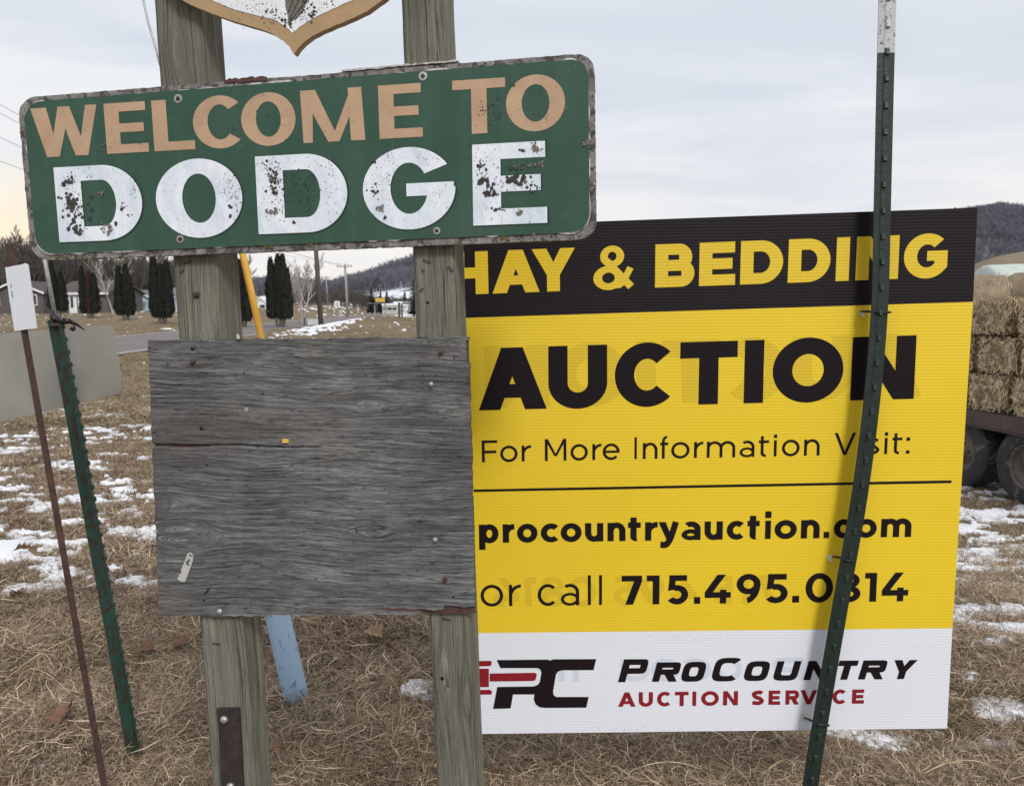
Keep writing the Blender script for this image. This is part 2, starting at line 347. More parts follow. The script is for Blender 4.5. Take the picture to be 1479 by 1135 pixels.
c = g.ramp(g.math('ADD', g.math('MULTIPLY', n, 0.45), g.math('MULTIPLY', f, 0.55)), [(0.34, (0.07, 0.050, 0.032)), (0.5, (0.18, 0.136, 0.086)), (0.66, (0.30, 0.24, 0.16))])
geo = g.n('ShaderNodeNewGeometry').outputs['Position']
c = g.mix(g.ramp(f2, [(0.4, 0.0), (0.65, 0.5)]), c, (0.30, 0.235, 0.15))
g.put(b.inputs['Base Color'], c); b.inputs['Roughness'].default_value = 0.95; b.inputs['Specular IOR Level'].default_value = 0.1
g.put(b.inputs['Normal'], g.n('ShaderNodeBump', Strength=0.8, Distance=0.03, Height=f))
M['ground'] = m
m, g, b = newmat('old_snow')
v = g.n('ShaderNodeTexCoord').outputs['Object']
f = g.noise(v, 30, 6, 0.7); c = g.mix(g.ramp(g.noise(v, 60, 5, 0.7), [(0.54, 0.0), (0.66, 0.75)]), (0.82, 0.84, 0.88), (0.40, 0.33, 0.25))
g.put(b.inputs['Base Color'], c); b.inputs['Roughness'].default_value = 0.7; b.inputs['Specular IOR Level'].default_value = 0.2
g.put(b.inputs['Normal'], g.n('ShaderNodeBump', Strength=0.6, Distance=0.015, Height=f))
M['snow'] = m
m, g, b = newmat('hill_floor')
v = g.n('ShaderNodeTexCoord').outputs['Object']
zz = g.n('ShaderNodeSeparateXYZ', Vector=v).outputs[2]
n = g.noise(g.scale(v, (1, 0.35, 1)), 0.035, 6, 0.7)
c = g.mix(g.ramp(n, [(0.46, 0.0), (0.52, 1.0)]), (0.12, 0.105, 0.10), (0.72, 0.74, 0.79))
c = g.mix(g.ramp(g.math('DIVIDE', zz, 60), [(0.16, 0.0), (0.42, 0.8)]), c, (0.10, 0.095, 0.10))
g.put(b.inputs['Base Color'], c); b.inputs['Roughness'].default_value = 1.0
M['hill'] = m
M['brownhill'] = mat('bare_brown_hill', (0.20, 0.145, 0.095), 1.0, 0.3, 0.12, 0.3, col2=(0.14, 0.10, 0.065), bscale=2)

# ------------------------------------------------------------------ terrain
def road_x(y):
    return np.interp(y, [-60, 0, 22.8, 63, 116, 200, 400], [-7.5, -9.9, -11.6, -14.6, -19.0, -26, -50])
ROADW = 7.2
def gz(x, y):
    x = np.asarray(x, float); y = np.asarray(y, float)
    z = 0.07 * (fbm(x * 0.7, y * 0.7, 3, 3) - 0.5) * (1 - 0.6 * sst(8, 20, y))
    z = z + (0.035 + .05 * (1 - sst(3.2, 4.5, y))) * (fbm(x * 3.1, y * 3.1, 3, 5) - 0.5)
    right = sst(0.6, 3.2, x - 0.0 * y)
    dip = -0.44 * right * sst(2.6, 6.0, y) * (1 - sst(8.5, 13.0, y))
    rise = 0.30 * right * sst(9.5, 15.0, y)
    z = z + dip + rise
    lawn = sst(0, 8, road_x(y) - ROADW - x)          # beyond the road, left
    z = z + lawn * 0.019 * np.clip(y - 46, 0, 90)
    far = sst(200, 420, y) * 6.0
    # road bed flattened
    rd = sst(-2.5, -0.3, road_x(y) + 0.3 - x) * 1.0 * (1 - sst(0, 2.0, road_x(y) - ROADW - 0.3 - x))
    z = z * (1 - rd) + rd * (-0.02)
    # verge mound right of the far road
    z = z + 0.75 * np.exp(-(((x + 8.6) / 3.6) ** 2 + ((y - 52) / 9) ** 2))
    return z + far
def gzf(x, y): return float(gz(np.array([x]), np.array([y]))[0])
def gp(px, Y):
    """ground point at depth Y under pixel column px"""
    p = at(px, 443, Y); return Vector((p.x, Y, gzf(p.x, Y)))
front = np.radians(np.linspace(-47, 47, 620)); back = np.radians(np.linspace(48, 312, 50))
ang = np.concatenate([front, back]); na = len(ang)
rr = [0.25]
while rr[-1] < 14: rr.append(rr[-1] * 1.0095 + 0.002)
while rr[-1] < 2600: rr.append(rr[-1] * 1.03)
rr = np.array(rr); nr = len(rr)
AA, RR = np.meshgrid(ang, rr); GX = np.sin(AA) * RR; GY = np.cos(AA) * RR
GZ = gz(GX, GY)
idx = np.arange(nr * na).reshape(nr, na)
nx = np.roll(idx, -1, axis=1)
F = np.stack([idx[:-1], nx[:-1], nx[1:], idx[1:]], -1).reshape(-1, 4)[:, ::-1]
V = np.stack([GX, GY, GZ], -1).reshape(-1, 3)
F = np.ascontiguousarray(F)
gobj = mobj('ground', V, F, M['ground'], smooth=True); tag(gobj, kind='structure')

# snow amount field
near_snow = []
for (px, py, rx, ry, s) in [(612, 1006, .07, .05, 1.0), (72, 1112, .07, .05, .9), (123, 1030, .035, .03, .8), (603, 886, .05, .03, .7), (48, 852, .12, .06, 1), (265, 1050, .02, .02, .0),
                            (395, 1075, .03, .02, .4), (995, 1082, .05, .02, .7), (1080, 1088, .03, .015, .5), (1222, 1076, .07, .03, .9), (1283, 1085, .08, .05, 1.0), (1427, 1092, .08, .04, .9),
                            (1450, 1048, .08, .05, 1.0), (1350, 1070, .04, .02, .5), (910, 1072, .06, .02, .6), (130, 985, .03, .02, .5), (195, 892, .04, .02, .6), (1310, 1130, .05, .02, .5)]:
    p = onz(px, py, 0.0 if px < 1100 else -0.05); near_snow.append((p.x, p.y, rx * 1.15, ry * 1.3, s * 1.15 + .1))
def snowf(x, y):
    x = np.asarray(x, float); y = np.asarray(y, float)
    base = .30 * fbm(x * 1.3 + 0.4 * y, y * 2.4, 3, 21, 0.6) + .70 * fbm(x * 4.6 + 1.5 * y, y * 10.5, 4, 23, 0.66)
    bigp = fbm(x * 0.28, y * 0.28, 2, 31)
    thr = 0.535 - 0.12 * (bigp - 0.5)
    left = 1 - sst(-0.6, 0.8, x)
    thr = thr + 0.30 * (1 - sst(2.7, 4.3, y + 1.3 * (fbm(x * 1.4, y * 1.4, 3, 92) - .5))) * left + 0.016 * left
    thr = thr + (1 - left) * (0.30 * (1 - sst(2.2, 3.0, y + .5 * (fbm(x * 2.5, y * 2.5, 2, 91) - .5))) - 0.10 * sst(2.3, 3.2, y) * (1 - sst(5.5, 9.5, y)))
    thr = thr + 0.10 * sst(9.5, 15, y) * left
    rdn = np.exp(-((x - road_x(y) - 2.2) / 1.7) ** 2) * sst(30, 44, y)
    thr = thr - 0.26 * rdn
    lawn = sst(0, 6, road_x(y) - ROADW - x)
    thr = thr + 0.05 * lawn * (1 - sst(50, 90, y)) - .06 * sst(75, 120, y)
    s = base - thr
    for (a, b_, rx, ry, k) in near_snow:
        q = np.exp(-(((x - a) / rx) ** 2 + ((y - b_) / ry) ** 2))
        s = np.where(q > 0.02, np.maximum(s, k * q * 0.5 - 0.16 + 0.35 * (fbm(x * 16, y * 16, 3, 44) - 0.5)), s)
    onroad = sst(-0.5, 0.2, road_x(y) - x) * (1 - sst(-0.2, 0.5, road_x(y) - ROADW - x))
    return s - onroad * 0.6
S = snowf(GX, GY)
S += (0.13 * (fbm(GX * 5, GY * 9, 3, 77, .6) - 0.5) + .05 * (fbm(GX * 22, GY * 30, 2, 78) - .5)) * (1 - sst(9, 16, RR))
hgt = np.clip(S * 0.5, -0.10, 0.020) + 0.004 * RR / 20 * (S > 0)
SZ = GZ + hgt
Sv = S.reshape(-1); fm = Sv[F].max(1) > 0.0
# only front sector is needed for the snow
keep = np.where(fm)[0]; Fs = F[keep]
used = np.unique(Fs); remap = -np.ones(nr * na, dtype=np.int64); remap[used] = np.arange(len(used))
VS = np.stack([GX, GY, SZ], -1).reshape(-1, 3)[used]
so = mobj('snow', VS, np.ascontiguousarray(remap[Fs]), M['snow'], smooth=True); tag(so, kind='structure')

# road
ys = np.concatenate([np.linspace(-60, 20, 20), np.linspace(22, 200, 60), np.linspace(210, 400, 12)])
def strip(name, off0, off1, dz, m, ya=-60, yb=400):
    v, f = [], []
    for i, y in enumerate(ys):
        if y < ya or y > yb: continue
        k = len(v) // 2; x = float(road_x(y))
        zz_ = -0.02 + max(0, (y - 200)) * 0 + float(sst(200, 420, y)) * 6.0
        v += [(x - off0, y, zz_ + dz), (x - off1, y, zz_ + dz)]
        if k: f.append((2 * k - 2, 2 * k - 1, 2 * k + 1, 2 * k))
    return tag(mobj(name, v, f, m), kind='structure')
strip('road', 0.0, ROADW, 0.03, M['asphalt'])
strip('road_marking', 0.30, 0.42, 0.034, M['roadline'])
strip('road_marking', ROADW - 0.42, ROADW - 0.30, 0.034, M['roadline'])

# far hills with a tree line
ridge = [(-900, 402), (-300, 405), (0, 418), (300, 424), (380, 421), (420, 419), (450, 422), (480, 423), (505, 416), (530, 411), (560, 401), (600, 391), (700, 372), (900, 352), (1150, 345), (1300, 336), (1395, 322), (1440, 315), (1479, 322), (1600, 345), (2000, 350), (2600, 360)]
def hill_mesh():
    pxs = np.linspace(-900, 2600, 260); v = []; nsx = 26
    prof = []
    for j in range(nsx):
        t = j / (nsx - 1); Y = 230 + t * 620
        for px in pxs:
            ry = np.interp(px, [a for a, b_ in ridge], [b_ for a, b_ in ridge])
            top = at(px, ry, 700).z
            tt = (Y - 230) / 470
            z = top * float(sst(-0.12, 1.0, tt)) * 1.0 if Y <= 700 else top * (1 - 0.5 * float(sst(700, 850, Y)))
            z -= 1.5 * (1 - float(sst(0, 0.12, tt)))
            p = at(px, 443, Y)
            z += (fbm(p.x / 60, p.y / 60, 3, 9) - 0.5) * 8 * min(1, max(0, tt)) 
            v.append((p.x, Y, z))
    v = np.array(v, dtype=float); I = np.arange(nsx * len(pxs)).reshape(nsx, -1)
    f = np.stack([I[:-1, :-1], I[:-1, 1:], I[1:, 1:], I[1:, :-1]], -1).reshape(-1, 4)
    return v, f, pxs, nsx
hv, hf, hpx, hns = hill_mesh()
tag(mobj('hill', hv, hf, M['hill'], smooth=True), kind='structure')
# brown field hill on the right
v = []; pxs = np.linspace(1240, 1900, 60); n2_ = 16
for j in range(n2_):
    t = j / (n2_ - 1); Y = 34 + 50 * t
    for px in pxs:
        ry = np.interp(px, [1240, 1330, 1400, 1440, 1479, 1560, 1700, 1900], [430, 405, 384, 371, 364, 356, 366, 410])
        p = at(px, ry, 62); z = p.z * float(sst(-0.05, 0.56, t)) * (1 - 0.5 * float(sst(0.6, 1, t))) - 0.3 * (1 - float(sst(0, 0.1, t)))
        q = at(px, 443, Y); v.append((q.x, Y, z + 0.12 * float(fbm(q.x * .4, Y * .4, 3, 8))))
I = np.arange(n2_ * 60).reshape(n2_, -1)
tag(mobj('brown_hill', np.array(v), np.stack([I[:-1, :-1], I[:-1, 1:], I[1:, 1:], I[1:, :-1]], -1).reshape(-1, 4), M['brownhill'], smooth=True), kind='structure')

# ------------------------------------------------------------------ scatter helper (stuff only)
def scatter(name, pts, rots, scls, idxs, variants, label):
    colx = bpy.data.collections.new(name + '_source')
    for o in variants: colx.objects.link(o)
    me = bpy.data.meshes.new(name); n = len(pts)
    me.vertices.add(n); me.vertices.foreach_set('co', np.asarray(pts, dtype=np.float32).ravel())
    a = me.attributes.new('rot', 'FLOAT_VECTOR', 'POINT'); a.data.foreach_set('vector', np.asarray(rots, dtype=np.float32).ravel())
    a = me.attributes.new('scl', 'FLOAT_VECTOR', 'POINT'); a.data.foreach_set('vector', np.asarray(scls, dtype=np.float32).ravel())
    a = me.attributes.new('pick', 'INT', 'POINT'); a.data.foreach_set('value', np.asarray(idxs, dtype=np.int32))
    o = bpy.data.objects.new(name, me); COL.objects.link(o)
    nt = bpy.data.node_groups.new(name, 'GeometryNodeTree')
    nt.interface.new_socket('Geometry', in_out='INPUT', socket_type='NodeSocketGeometry')
    nt.interface.new_socket('Geometry', in_out='OUTPUT', socket_type='NodeSocketGeometry')
    N = nt.nodes; L = nt.links
    gi = N.new('NodeGroupInput'); go = N.new('NodeGroupOutput')
    ci = N.new('GeometryNodeCollectionInfo'); ci.inputs[0].default_value = colx
    ci.inputs['Separate Children'].default_value = True; ci.inputs['Reset Children'].default_value = True
    ip = N.new('GeometryNodeInstanceOnPoints'); ip.inputs['Pick Instance'].default_value = True
    def na_(nm, ty):
        q = N.new('GeometryNodeInputNamedAttribute'); q.data_type = ty; q.inputs['Name'].default_value = nm; return q.outputs[0]
    L.new(gi.outputs[0], ip.inputs['Points']); L.new(ci.outputs[0], ip.inputs['Instance'])
    L.new(na_('pick', 'INT'), ip.inputs['Instance Index'])
    e2r = N.new('FunctionNodeEulerToRotation'); L.new(na_('rot', 'FLOAT_VECTOR'), e2r.inputs[0]); L.new(e2r.outputs[0], ip.inputs['Rotation'])
    L.new(na_('scl', 'FLOAT_VECTOR'), ip.inputs['Scale']); L.new(ip.outputs[0], go.inputs[0])
    md = o.modifiers.new('scatter', 'NODES'); md.node_group = nt
    tag(o, label, None, None, 'stuff'); return o
def raw_obj(name, v, f, m, attr=None):
    o = mobj(name, v, f, m, attr=attr); COL.objects.unlink(o); return o

# ------------------------------------------------------------------ bare trees
def bare_tree(h, seed, spread=0.5, levels=4, trunk=0.02, n0=5, kids=4, twig=0.0035, lean=0.0, fork=0):
    rs = random.Random(seed); mb = MB()
    def br(p, d, L, r, lv):
        ns = 4 if lv < 2 else 3; pts = [p.copy()]; q = p.copy(); dd = d.copy()
        for i in range(ns):
            dd = (dd + Vector((rs.gauss(0, .13), rs.gauss(0, .13), rs.gauss(0, .05) + 0.05 * lv))).normalized()
            q = q + dd * (L / ns); pts.append(q.copy())
        r2 = max(r * 0.35, twig * h)
        mb.tube(pts, [r + (r2 - r) * i / ns for i in range(ns + 1)], n0 if lv == 0 else 3, False)
        if lv >= levels: return
        k = kids if lv else kids + 3
        for j in range(k):
            t = (0.28 if lv == 0 else 0.2) + (0.97 - 0.28) * (j + rs.random() * .7) / k
            ii = min(int(t * ns), ns - 1); s = pts[ii].lerp(pts[ii + 1], t * ns - ii)
            az_ = rs.random() * 6.283; side = Vector((math.cos(az_), math.sin(az_), 0))
            nd = (dd * (1 - spread * 0.7) + side * spread + Vector((0, 0, 0.28))).normalized()
            br(s, nd, L * rs.uniform(.42, .62) * (1.15 - 0.45 * t), max(r * 0.5 * (1.1 - t * .5), twig * h), lv + 1)
    if fork:
        for k in range(fork):
            a = 6.283 * k / fork + rs.random() * .6
            br(Vector((0, 0, 0)), Vector((math.cos(a) * .28 + lean, math.sin(a) * .12, 1)).normalized(), h * rs.uniform(.62, .78), trunk * h, 0)
    else: br(Vector((0, 0, -.05 * h)), Vector((lean, 0, 1)).normalized(), h * 0.72, trunk * h, 0)
    return mb
wv = []
for k in range(5):
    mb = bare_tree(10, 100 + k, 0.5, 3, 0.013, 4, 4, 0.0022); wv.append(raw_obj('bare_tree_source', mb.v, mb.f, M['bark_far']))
wv2 = []
for k in range(5):
    mb = bare_tree(10, 150 + k, 0.45, 3, 0.014, 4, 5, 0.0024); wv2.append(raw_obj('bare_tree_source', mb.v, mb.f, M['bark']))
# forest on the far hill
P_, R_, S_, I_ = [], [], [], []
from bisect import bisect
hvr = hv.reshape(hns, len(hpx), 3)
def hillz(px, t):
    i = min(max((px - hpx[0]) / (hpx[1] - hpx[0]), 0), len(hpx) - 2.001); j = min(max(t * (hns - 1), 0), hns - 2.001)
    a, b_ = int(i), int(j); fi, fj = i - a, j - b_
    return hvr[b_, a] * (1 - fi) * (1 - fj) + hvr[b_, a + 1] * fi * (1 - fj) + hvr[b_ + 1, a] * (1 - fi) * fj + hvr[b_ + 1, a + 1] * fi * fj
cnt = 0
while cnt < 15000:
    u = random.random(); px = random.uniform(-100, 680) if u < .62 else random.uniform(1280, 1620)
    t = random.uniform(0.22 if px < 700 else .06, 0.86); p = hillz(px, t)
    dens = fbm(p[0] / 45, p[1] / 70, 3, 61)
    openf = (t < 0.42 and dens > 0.5 and px < 700) or (dens > 0.66)
    if openf: continue
    P_.append(p); s = random.uniform(0.75, 1.25) * 1.1; R_.append((0, 0, random.random() * 6.28)); s *= .85; S_.append((s * 1.35, s * 1.35, s)); I_.append(random.randrange(5)); cnt += 1
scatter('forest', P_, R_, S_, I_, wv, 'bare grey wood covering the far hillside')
# wood behind the houses on the left and scrub behind the fields
P_, R_, S_, I_ = [], [], [], []
for k in range(620):
    px = random.uniform(-160, 345); Y = random.uniform(125, 190); q = gp(px, Y)
    P_.append(q); s = random.uniform(.75, 1.15) * (1.0 + 0.25 * (px < 120)); R_.append((0, 0, random.random() * 6.28)); S_.append((s, s, s)); I_.append(random.randrange(5))
for k in range(420):
    px = random.uniform(405, 620); Y = random.uniform(180, 235); q = gp(px, Y)
    P_.append(q); s = random.uniform(.22, .5); R_.append((0, 0, random.random() * 6.28)); S_.append((s * 1.3, s * 1.3, s)); I_.append(random.randrange(5))
for k in range(60):
    px = random.uniform(1395, 1600); Y = random.uniform(190, 240); q = hillz(px, .01)
    P_.append((q[0], q[1], q[2])); s = random.uniform(.4, .8); R_.append((0, 0, random.random() * 6.28)); S_.append((s, s, s)); I_.append(random.randrange(5))
scatter('woodland', P_, R_, S_, I_, wv2, 'dense brown bare wood behind the houses and fields')

def tree_thing(name, px, Y, ytop, seed, label, matn, group=None, z=None, **kw):
    b_ = gp(px, Y); h = at(px, ytop, Y).z - b_.z
    mb = bare_tree(h / 1.15, seed, **kw)
    e = empty(name, b_, label, 'tree', group)
    vs_ = [Vector(v) + b_ for v in mb.v]
    # trunk = first tube(s); crown = rest
    nt_ = kw.get('fork', 0) or 1
    return e, vs_, mb
def bare_thing(px, Y, ytop, seed, label, matn='bark', name='bare_tree', group=None, **kw):
    e, vs_, mb = tree_thing(name, px, Y, ytop, seed, label, matn, group, **kw)
    n0 = kw.get('n0', 5); nv = 5 * n0
    # split first tube into trunk
    tf = [f for f in mb.f if max(f) < nv]; cf = [f for f in mb.f if max(f) >= nv]
    mobj('trunk', vs_[:nv], tf, M[matn], e, True)
    mobj('crown', vs_[nv:], [tuple(i - nv for i in f) for f in cf], M[matn], e)
bare_thing(8, 118, 281, 11, 'tall bare tree at the far left edge against the sunset glow', levels=4, kids=5, twig=.0019, spread=.42, trunk=.012, group='bare trees at the left edge')
bare_thing(30, 112, 298, 12, 'bare tree just left of the green sign frame, leaning branches', levels=4, kids=5, twig=.0019, spread=.48, trunk=.012, group='bare trees at the left edge')
bare_thing(-22, 124, 300, 13, 'bare tree beyond the left edge of the picture', levels=4, kids=4, twig=.002, spread=.5, trunk=.012, group='bare trees at the left edge')
bare_thing(163, 84, 352, 21, 'white barked birch with two forked stems between the arborvitae clumps', 'birch', 'birch_tree', levels=2, kids=5, twig=.0022, spread=.40, trunk=.015, fork=2)
bare_thing(436, 66, 352, 25, 'pale slender birch with fine bare twigs beside the dark utility pole', 'birch', 'birch_tree', levels=4, kids=4, twig=.0018, spread=.42, trunk=.014, fork=3)
bare_thing(470, 170, 385, 33, 'faint bare tree far behind the dark utility pole', 'bark', 'bare_tree', levels=3, kids=5, twig=.002, spread=.5, trunk=.012)

def evergreen(px, Y, ytop, wpx, spires, label, brown=False, seed=0, base_gap=0.09):
    rs = np.random.default_rng(seed); wpx = wpx * .84
    b_ = gp(px, Y); e = empty('arborvitae', b_, label, 'tree', 'columnar arborvitae clumps on the lawn')
    H = at(px, ytop, Y).z - b_.z; m_px = Y / FPX
    for (ox, hh, ww) in spires:
        bx_ = b_.x + ox * wpx * m_px * .35
        tr = MB(); tr.tube([(bx_, b_.y, b_.z - .1), (b_.x + ox * wpx * m_px * .8, b_.y, b_.z + H * .3)], [.10, .08], 7); tr.build('trunk', M['pole'], e)
    for si, (ox, hh, ww) in enumerate(spires):
        vv, ff = [], []; Hs = H * hh; z0 = H * base_gap; Wm = wpx * m_px * ww / 2; cx_ = b_.x + ox * wpx * m_px
        # core
        ring = 12; lev = 16; core = []
        def rad(t): return Wm * (0.62 + 0.5 * min(1, t / .12)) * (1 - max(0, (t - .12)) ** 2.1 * 1.12) * 0.9 if t < .98 else Wm * .04
        for i in range(lev + 1):
            t = i / lev; r_ = max(0.03, rad(t)) * .86
            for k in range(ring):
                a = 6.283 * k / ring; rr_ = r_ * (1 + .12 * rs.standard_normal())
                vv.append((cx_ + rr_ * math.cos(a), b_.y + rr_ * math.sin(a), b_.z + z0 + t * (Hs - z0)))
        for i in range(lev):
            for k in range(ring): ff.append((i * ring + k, i * ring + (k + 1) % ring, (i + 1) * ring + (k + 1) % ring, (i + 1) * ring + k))
        # leaf sprays pointing up and out
        for k in range(1500):
            t = rs.random() ** .85; a = rs.random() * 6.283; r_ = max(.03, rad(t)) * rs.uniform(.75, 1.1) * (1 + .85 * (fbm(np.array([t * 9 + si * 5]), np.array([a * 1.6 + seed]), 2, seed)[0] - .4))
            c = np.array((cx_ + r_ * math.cos(a), b_.y + r_ * math.sin(a), b_.z + z0 + t * (Hs - z0)))
            up = np.array((math.cos(a) * .35, math.sin(a) * .35, 1.0)) * rs.uniform(.15, .38); sd = np.array((-math.sin(a + rs.normal() * .8), math.cos(a), 0)) * rs.uniform(.04, .09)
            n = len(vv); vv += [tuple(c - sd), tuple(c + sd), tuple(c + up)]; ff.append((n, n + 1, n + 2))
        o = mobj('crown', vv, ff, M['evergreen_brown'] if (brown and si == 1) else M['evergreen'], e)
evergreen(84, 80, 378, 28, [(-.25, 1, .5), (.28, .8, .5)], 'dark arborvitae pair in front of the grey house, behind the thin grey rod', seed=1)
evergreen(130, 74, 387, 31, [(-.33, 1, .36), (0, .9, .42), (.28, .86, .45)], 'arborvitae clump with a browned middle stem right of the house door', True, seed=2)
evergreen(181, 67, 384, 31, [(-.28, .95, .5), (.12, 1, .5), (.3, .75, .4)], 'arborvitae clump left of the pale blue house', seed=3)
evergreen(234, 60, 370, 36, [(-.3, 1, .46), (.02, .85, .5), (.3, .9, .44)], 'tallest left arborvitae clump just left of the left wooden post', seed=4)
evergreen(351, 56, 378, 24, [(-.15, 1, .7), (.3, .9, .6)], 'arborvitae behind the yellow guy guard, right of the left wooden post', seed=5)
evergreen(404, 55, 371, 39, [(-.33, .95, .42), (.0, 1.0, .42), (.2, 1.0, .42), (.36, .8, .32)], 'thick dark arborvitae clump between yellow guard and utility pole', seed=6, base_gap=.12)

def spruce(px, Y, ytop, wpx, label, seed):
    rs = np.random.default_rng(seed); b_ = gp(px, Y); e = empty('spruce_tree', b_, label, 'tree', 'spruces by the far buildings')
    H = at(px, ytop, Y).z - b_.z; W = wpx * Y / FPX / 2
    mb = MB(); mb.tube([b_, b_ + Vector((0, 0, H * .9))], [.2, .04], 6); mb.build('trunk', M['bark'], e)
    vv, ff = [], []
    for k in range(1400):
        t = rs.random() ** 1.3; a = rs.random() * 6.283; rr_ = W * (1 - t) ** .9 * rs.uniform(.1, 1.0) + .05
        c = np.array((b_.x + rr_ * math.cos(a), b_.y + rr_ * math.sin(a), b_.z + .4 + t * (H - .4) - rr_ * .15))
        d = np.array((math.cos(a), math.sin(a), -.25)) * rs.uniform(.25, .6) * (1.1 - t); s = np.array((-math.sin(a), math.cos(a), .2)) * rs.uniform(.1, .2)
        n = len(vv); vv += [tuple(c - s), tuple(c + s), tuple(c + d)]; ff.append((n, n + 1, n + 2))
    mobj('crown', vv, ff, M['conifer'], e)
spruce(537, 165, 414, 15, 'pointed spruce left of the cream building', 41)
spruce(550, 172, 420, 11, 'small spruce directly behind the yellow roof sign', 42)
spruce(559, 168, 419, 14, 'rounded spruce above the cream building', 43)
spruce(585, 160, 420, 10, 'small spruce behind the grey roofed shed', 44)
spruce(598, 120, 403, 20, 'tall dark spruce partly hidden by the right wooden post', 45)

# ------------------------------------------------------------------ houses and far buildings
def pxm(px, py, Y): return at(px, py, Y)
def gable(e, x0, x1, y0, y1, zb, ze, zr, wallm, roofm, front_gable=True, over=.35):
    """walls and roof; front_gable: ridge runs along Y (gable faces the camera)"""
    w = MB(); xm = (x0 + x1) / 2; ym = (y0 + y1) / 2
    if front_gable:
        w.add([(x0, y0, zb), (x1, y0, zb), (x1, y0, ze), (xm, y0, zr), (x0, y0, ze), (x0, y1, zb), (x1, y1, zb), (x1, y1, ze), (xm, y1, zr), (x0, y1, ze)],
              [(0, 1, 2, 3, 4), (6, 5, 9, 8, 7), (0, 4, 9, 5), (1, 6, 7, 2)])
        sl = (zr - ze) / (xm - x0)
        r_ = MB()
        for sgn, xe in ((-1, x0 - over), (1, x1 + over)):
            zee = ze - sl * over
            r_.add([(xm, y0 - over, zr + .02), (xe, y0 - over, zee + .02), (xe, y1 + over, zee + .02), (xm, y1 + over, zr + .02),
                    (xm, y0 - over, zr + .2), (xe, y0 - over, zee + .2), (xe, y1 + over, zee + .2), (xm, y1 + over, zr + .2)],
                   [(0, 1, 2, 3), (4, 7, 6, 5), (0, 4, 5, 1), (1, 5, 6, 2), (2, 6, 7, 3)])
        for xe in (x0 - over, x1 + over):
            fa = MB()
            zee = ze - sl * over; yy = y0 - over - .03
            fa.add([(xm, yy, zr - .03), (xe, yy, zee - .03), (xe, yy, zee + .22), (xm, yy, zr + .22)], [(0, 1, 2, 3)]); fa.build('fascia', M['trim'], e)
        fo = None
    else:
        w.add([(x0, y0, zb), (x1, y0, zb), (x1, y0, ze), (x0, y0, ze), (x0, y1, zb), (x1, y1, zb), (x1, y1, ze), (x0, y1, ze), (x0, ym, zr), (x1, ym, zr)],
              [(0, 1, 2, 3), (5, 4, 7, 6), (0, 3, 8, 7, 4), (1, 5, 6, 9, 2)])
        sl = (zr - ze) / (ym - y0); r_ = MB()
        for ye in (y0 - over, y1 + over):
            zee = ze - sl * over
            r_.add([(x0 - over, ym, zr + .02), (x1 + over, ym, zr + .02), (x1 + over, ye, zee + .02), (x0 - over, ye, zee + .02),
                    (x0 - over, ym, zr + .2), (x1 + over, ym, zr + .2), (x1 + over, ye, zee + .2), (x0 - over, ye, zee + .2)],
                   [(0, 1, 2, 3), (4, 7, 6, 5), (0, 3, 7, 4), (1, 5, 6, 2), (3, 2, 6, 7)])
        fo = MB(); yy = y0 - over - .03; zee = ze - sl * over
        fo.box(((x0 + x1) / 2, yy, zee + .08), (x1 - x0 + 2 * over, .05, .26))
    w.build('wall', wallm, e); r_.build('roof', roofm, e); fo and fo.build('fascia', M['trim'], e)
def window(e, cx, y, cz, w, h, ns=1):
    f = MB(); t = .09
    f.box((cx, y - .03, cz + h / 2), (w + 2 * t, .08, t)); f.box((cx, y - .03, cz - h / 2), (w + 2 * t, .08, t))
    for s in (-1, 1): f.box((cx + s * (w / 2 + t / 2 - .0), y - .031, cz), (t, .08, h - t))
    if ns: f.box((cx, y - .032, cz), (t * .7, .06, h - t))
    o = f.build('window', M['trim'], e)
    p = MB(); p.box((cx, y - .012, cz), (w, .03, h)); p.build('pane', M['glass'], o)
Y0 = 92
def hx(px, Y=Y0): return at(px, 443, Y).x
def hz(py, Y=Y0, px=80): return at(px, py, Y).z
zb = gzf(hx(60), Y0) - .1
e = empty('house', (hx(40), Y0, zb), 'dark grey single storey house with brown roof and white trim on the far left', 'house')
gable(e, hx(-12), hx(63), Y0, Y0 + 9, zb, hz(423), hz(407), M['siding'], M['roofdk'], True)
gable(e, hx(63.3), hx(140), Y0 + 2.5, Y0 + 11.5, zb, hz(424, 94.5), hz(408.5, 99), M['siding'], M['roofdk'], False)
window(e, hx(50), Y0, hz(433), .6, 1.2, 0); window(e, hx(-6), Y0, hz(434), .9, 1.0)
d_ = MB(); d_.box((hx(106, 94.5), Y0 + 2.46, (hz(425, 94.5) + zb) / 2), (.95, .08, hz(426.5, 94.5) - zb)); do = d_.build('door', M['trim'], e)
d_ = MB(); d_.box((hx(105, 94.5), Y0 + 2.40, (hz(425, 94.5) + zb) / 2 + .25), (.3, .05, 1.3)); d_.build('pane', M['glass'], do)
c_ = Vector((hx(95, 94.4), Y0 + 2.4, hz(431, 94.4))); w_ = MB()
w_.tube([c_ + Vector((.3 * math.cos(a), 0, .38 * math.sin(a))) for a in np.linspace(0, 6.283, 18)], .07, 5, False); w_.build('wreath', M['polepale'], e)
w_ = MB(); w_.box((hx(115, 94.5), Y0 + 2.45, hz(434, 94.5)), (.25, .06, 1.4)); w_.build('corner_board', M['trim'], e)
Yb = 105; zb2 = gzf(hx(205, Yb), Yb) - .1
e = empty('house', (hx(205, Yb), Yb, zb2), 'pale blue house with white gable trim and grey roof between two arborvitae clumps', 'house')
gable(e, hx(186, Yb), hx(215, Yb), Yb, Yb + 8, zb2, hz(430, Yb), hz(421.5, Yb), M['bluesd'], M['roofgr'], True)
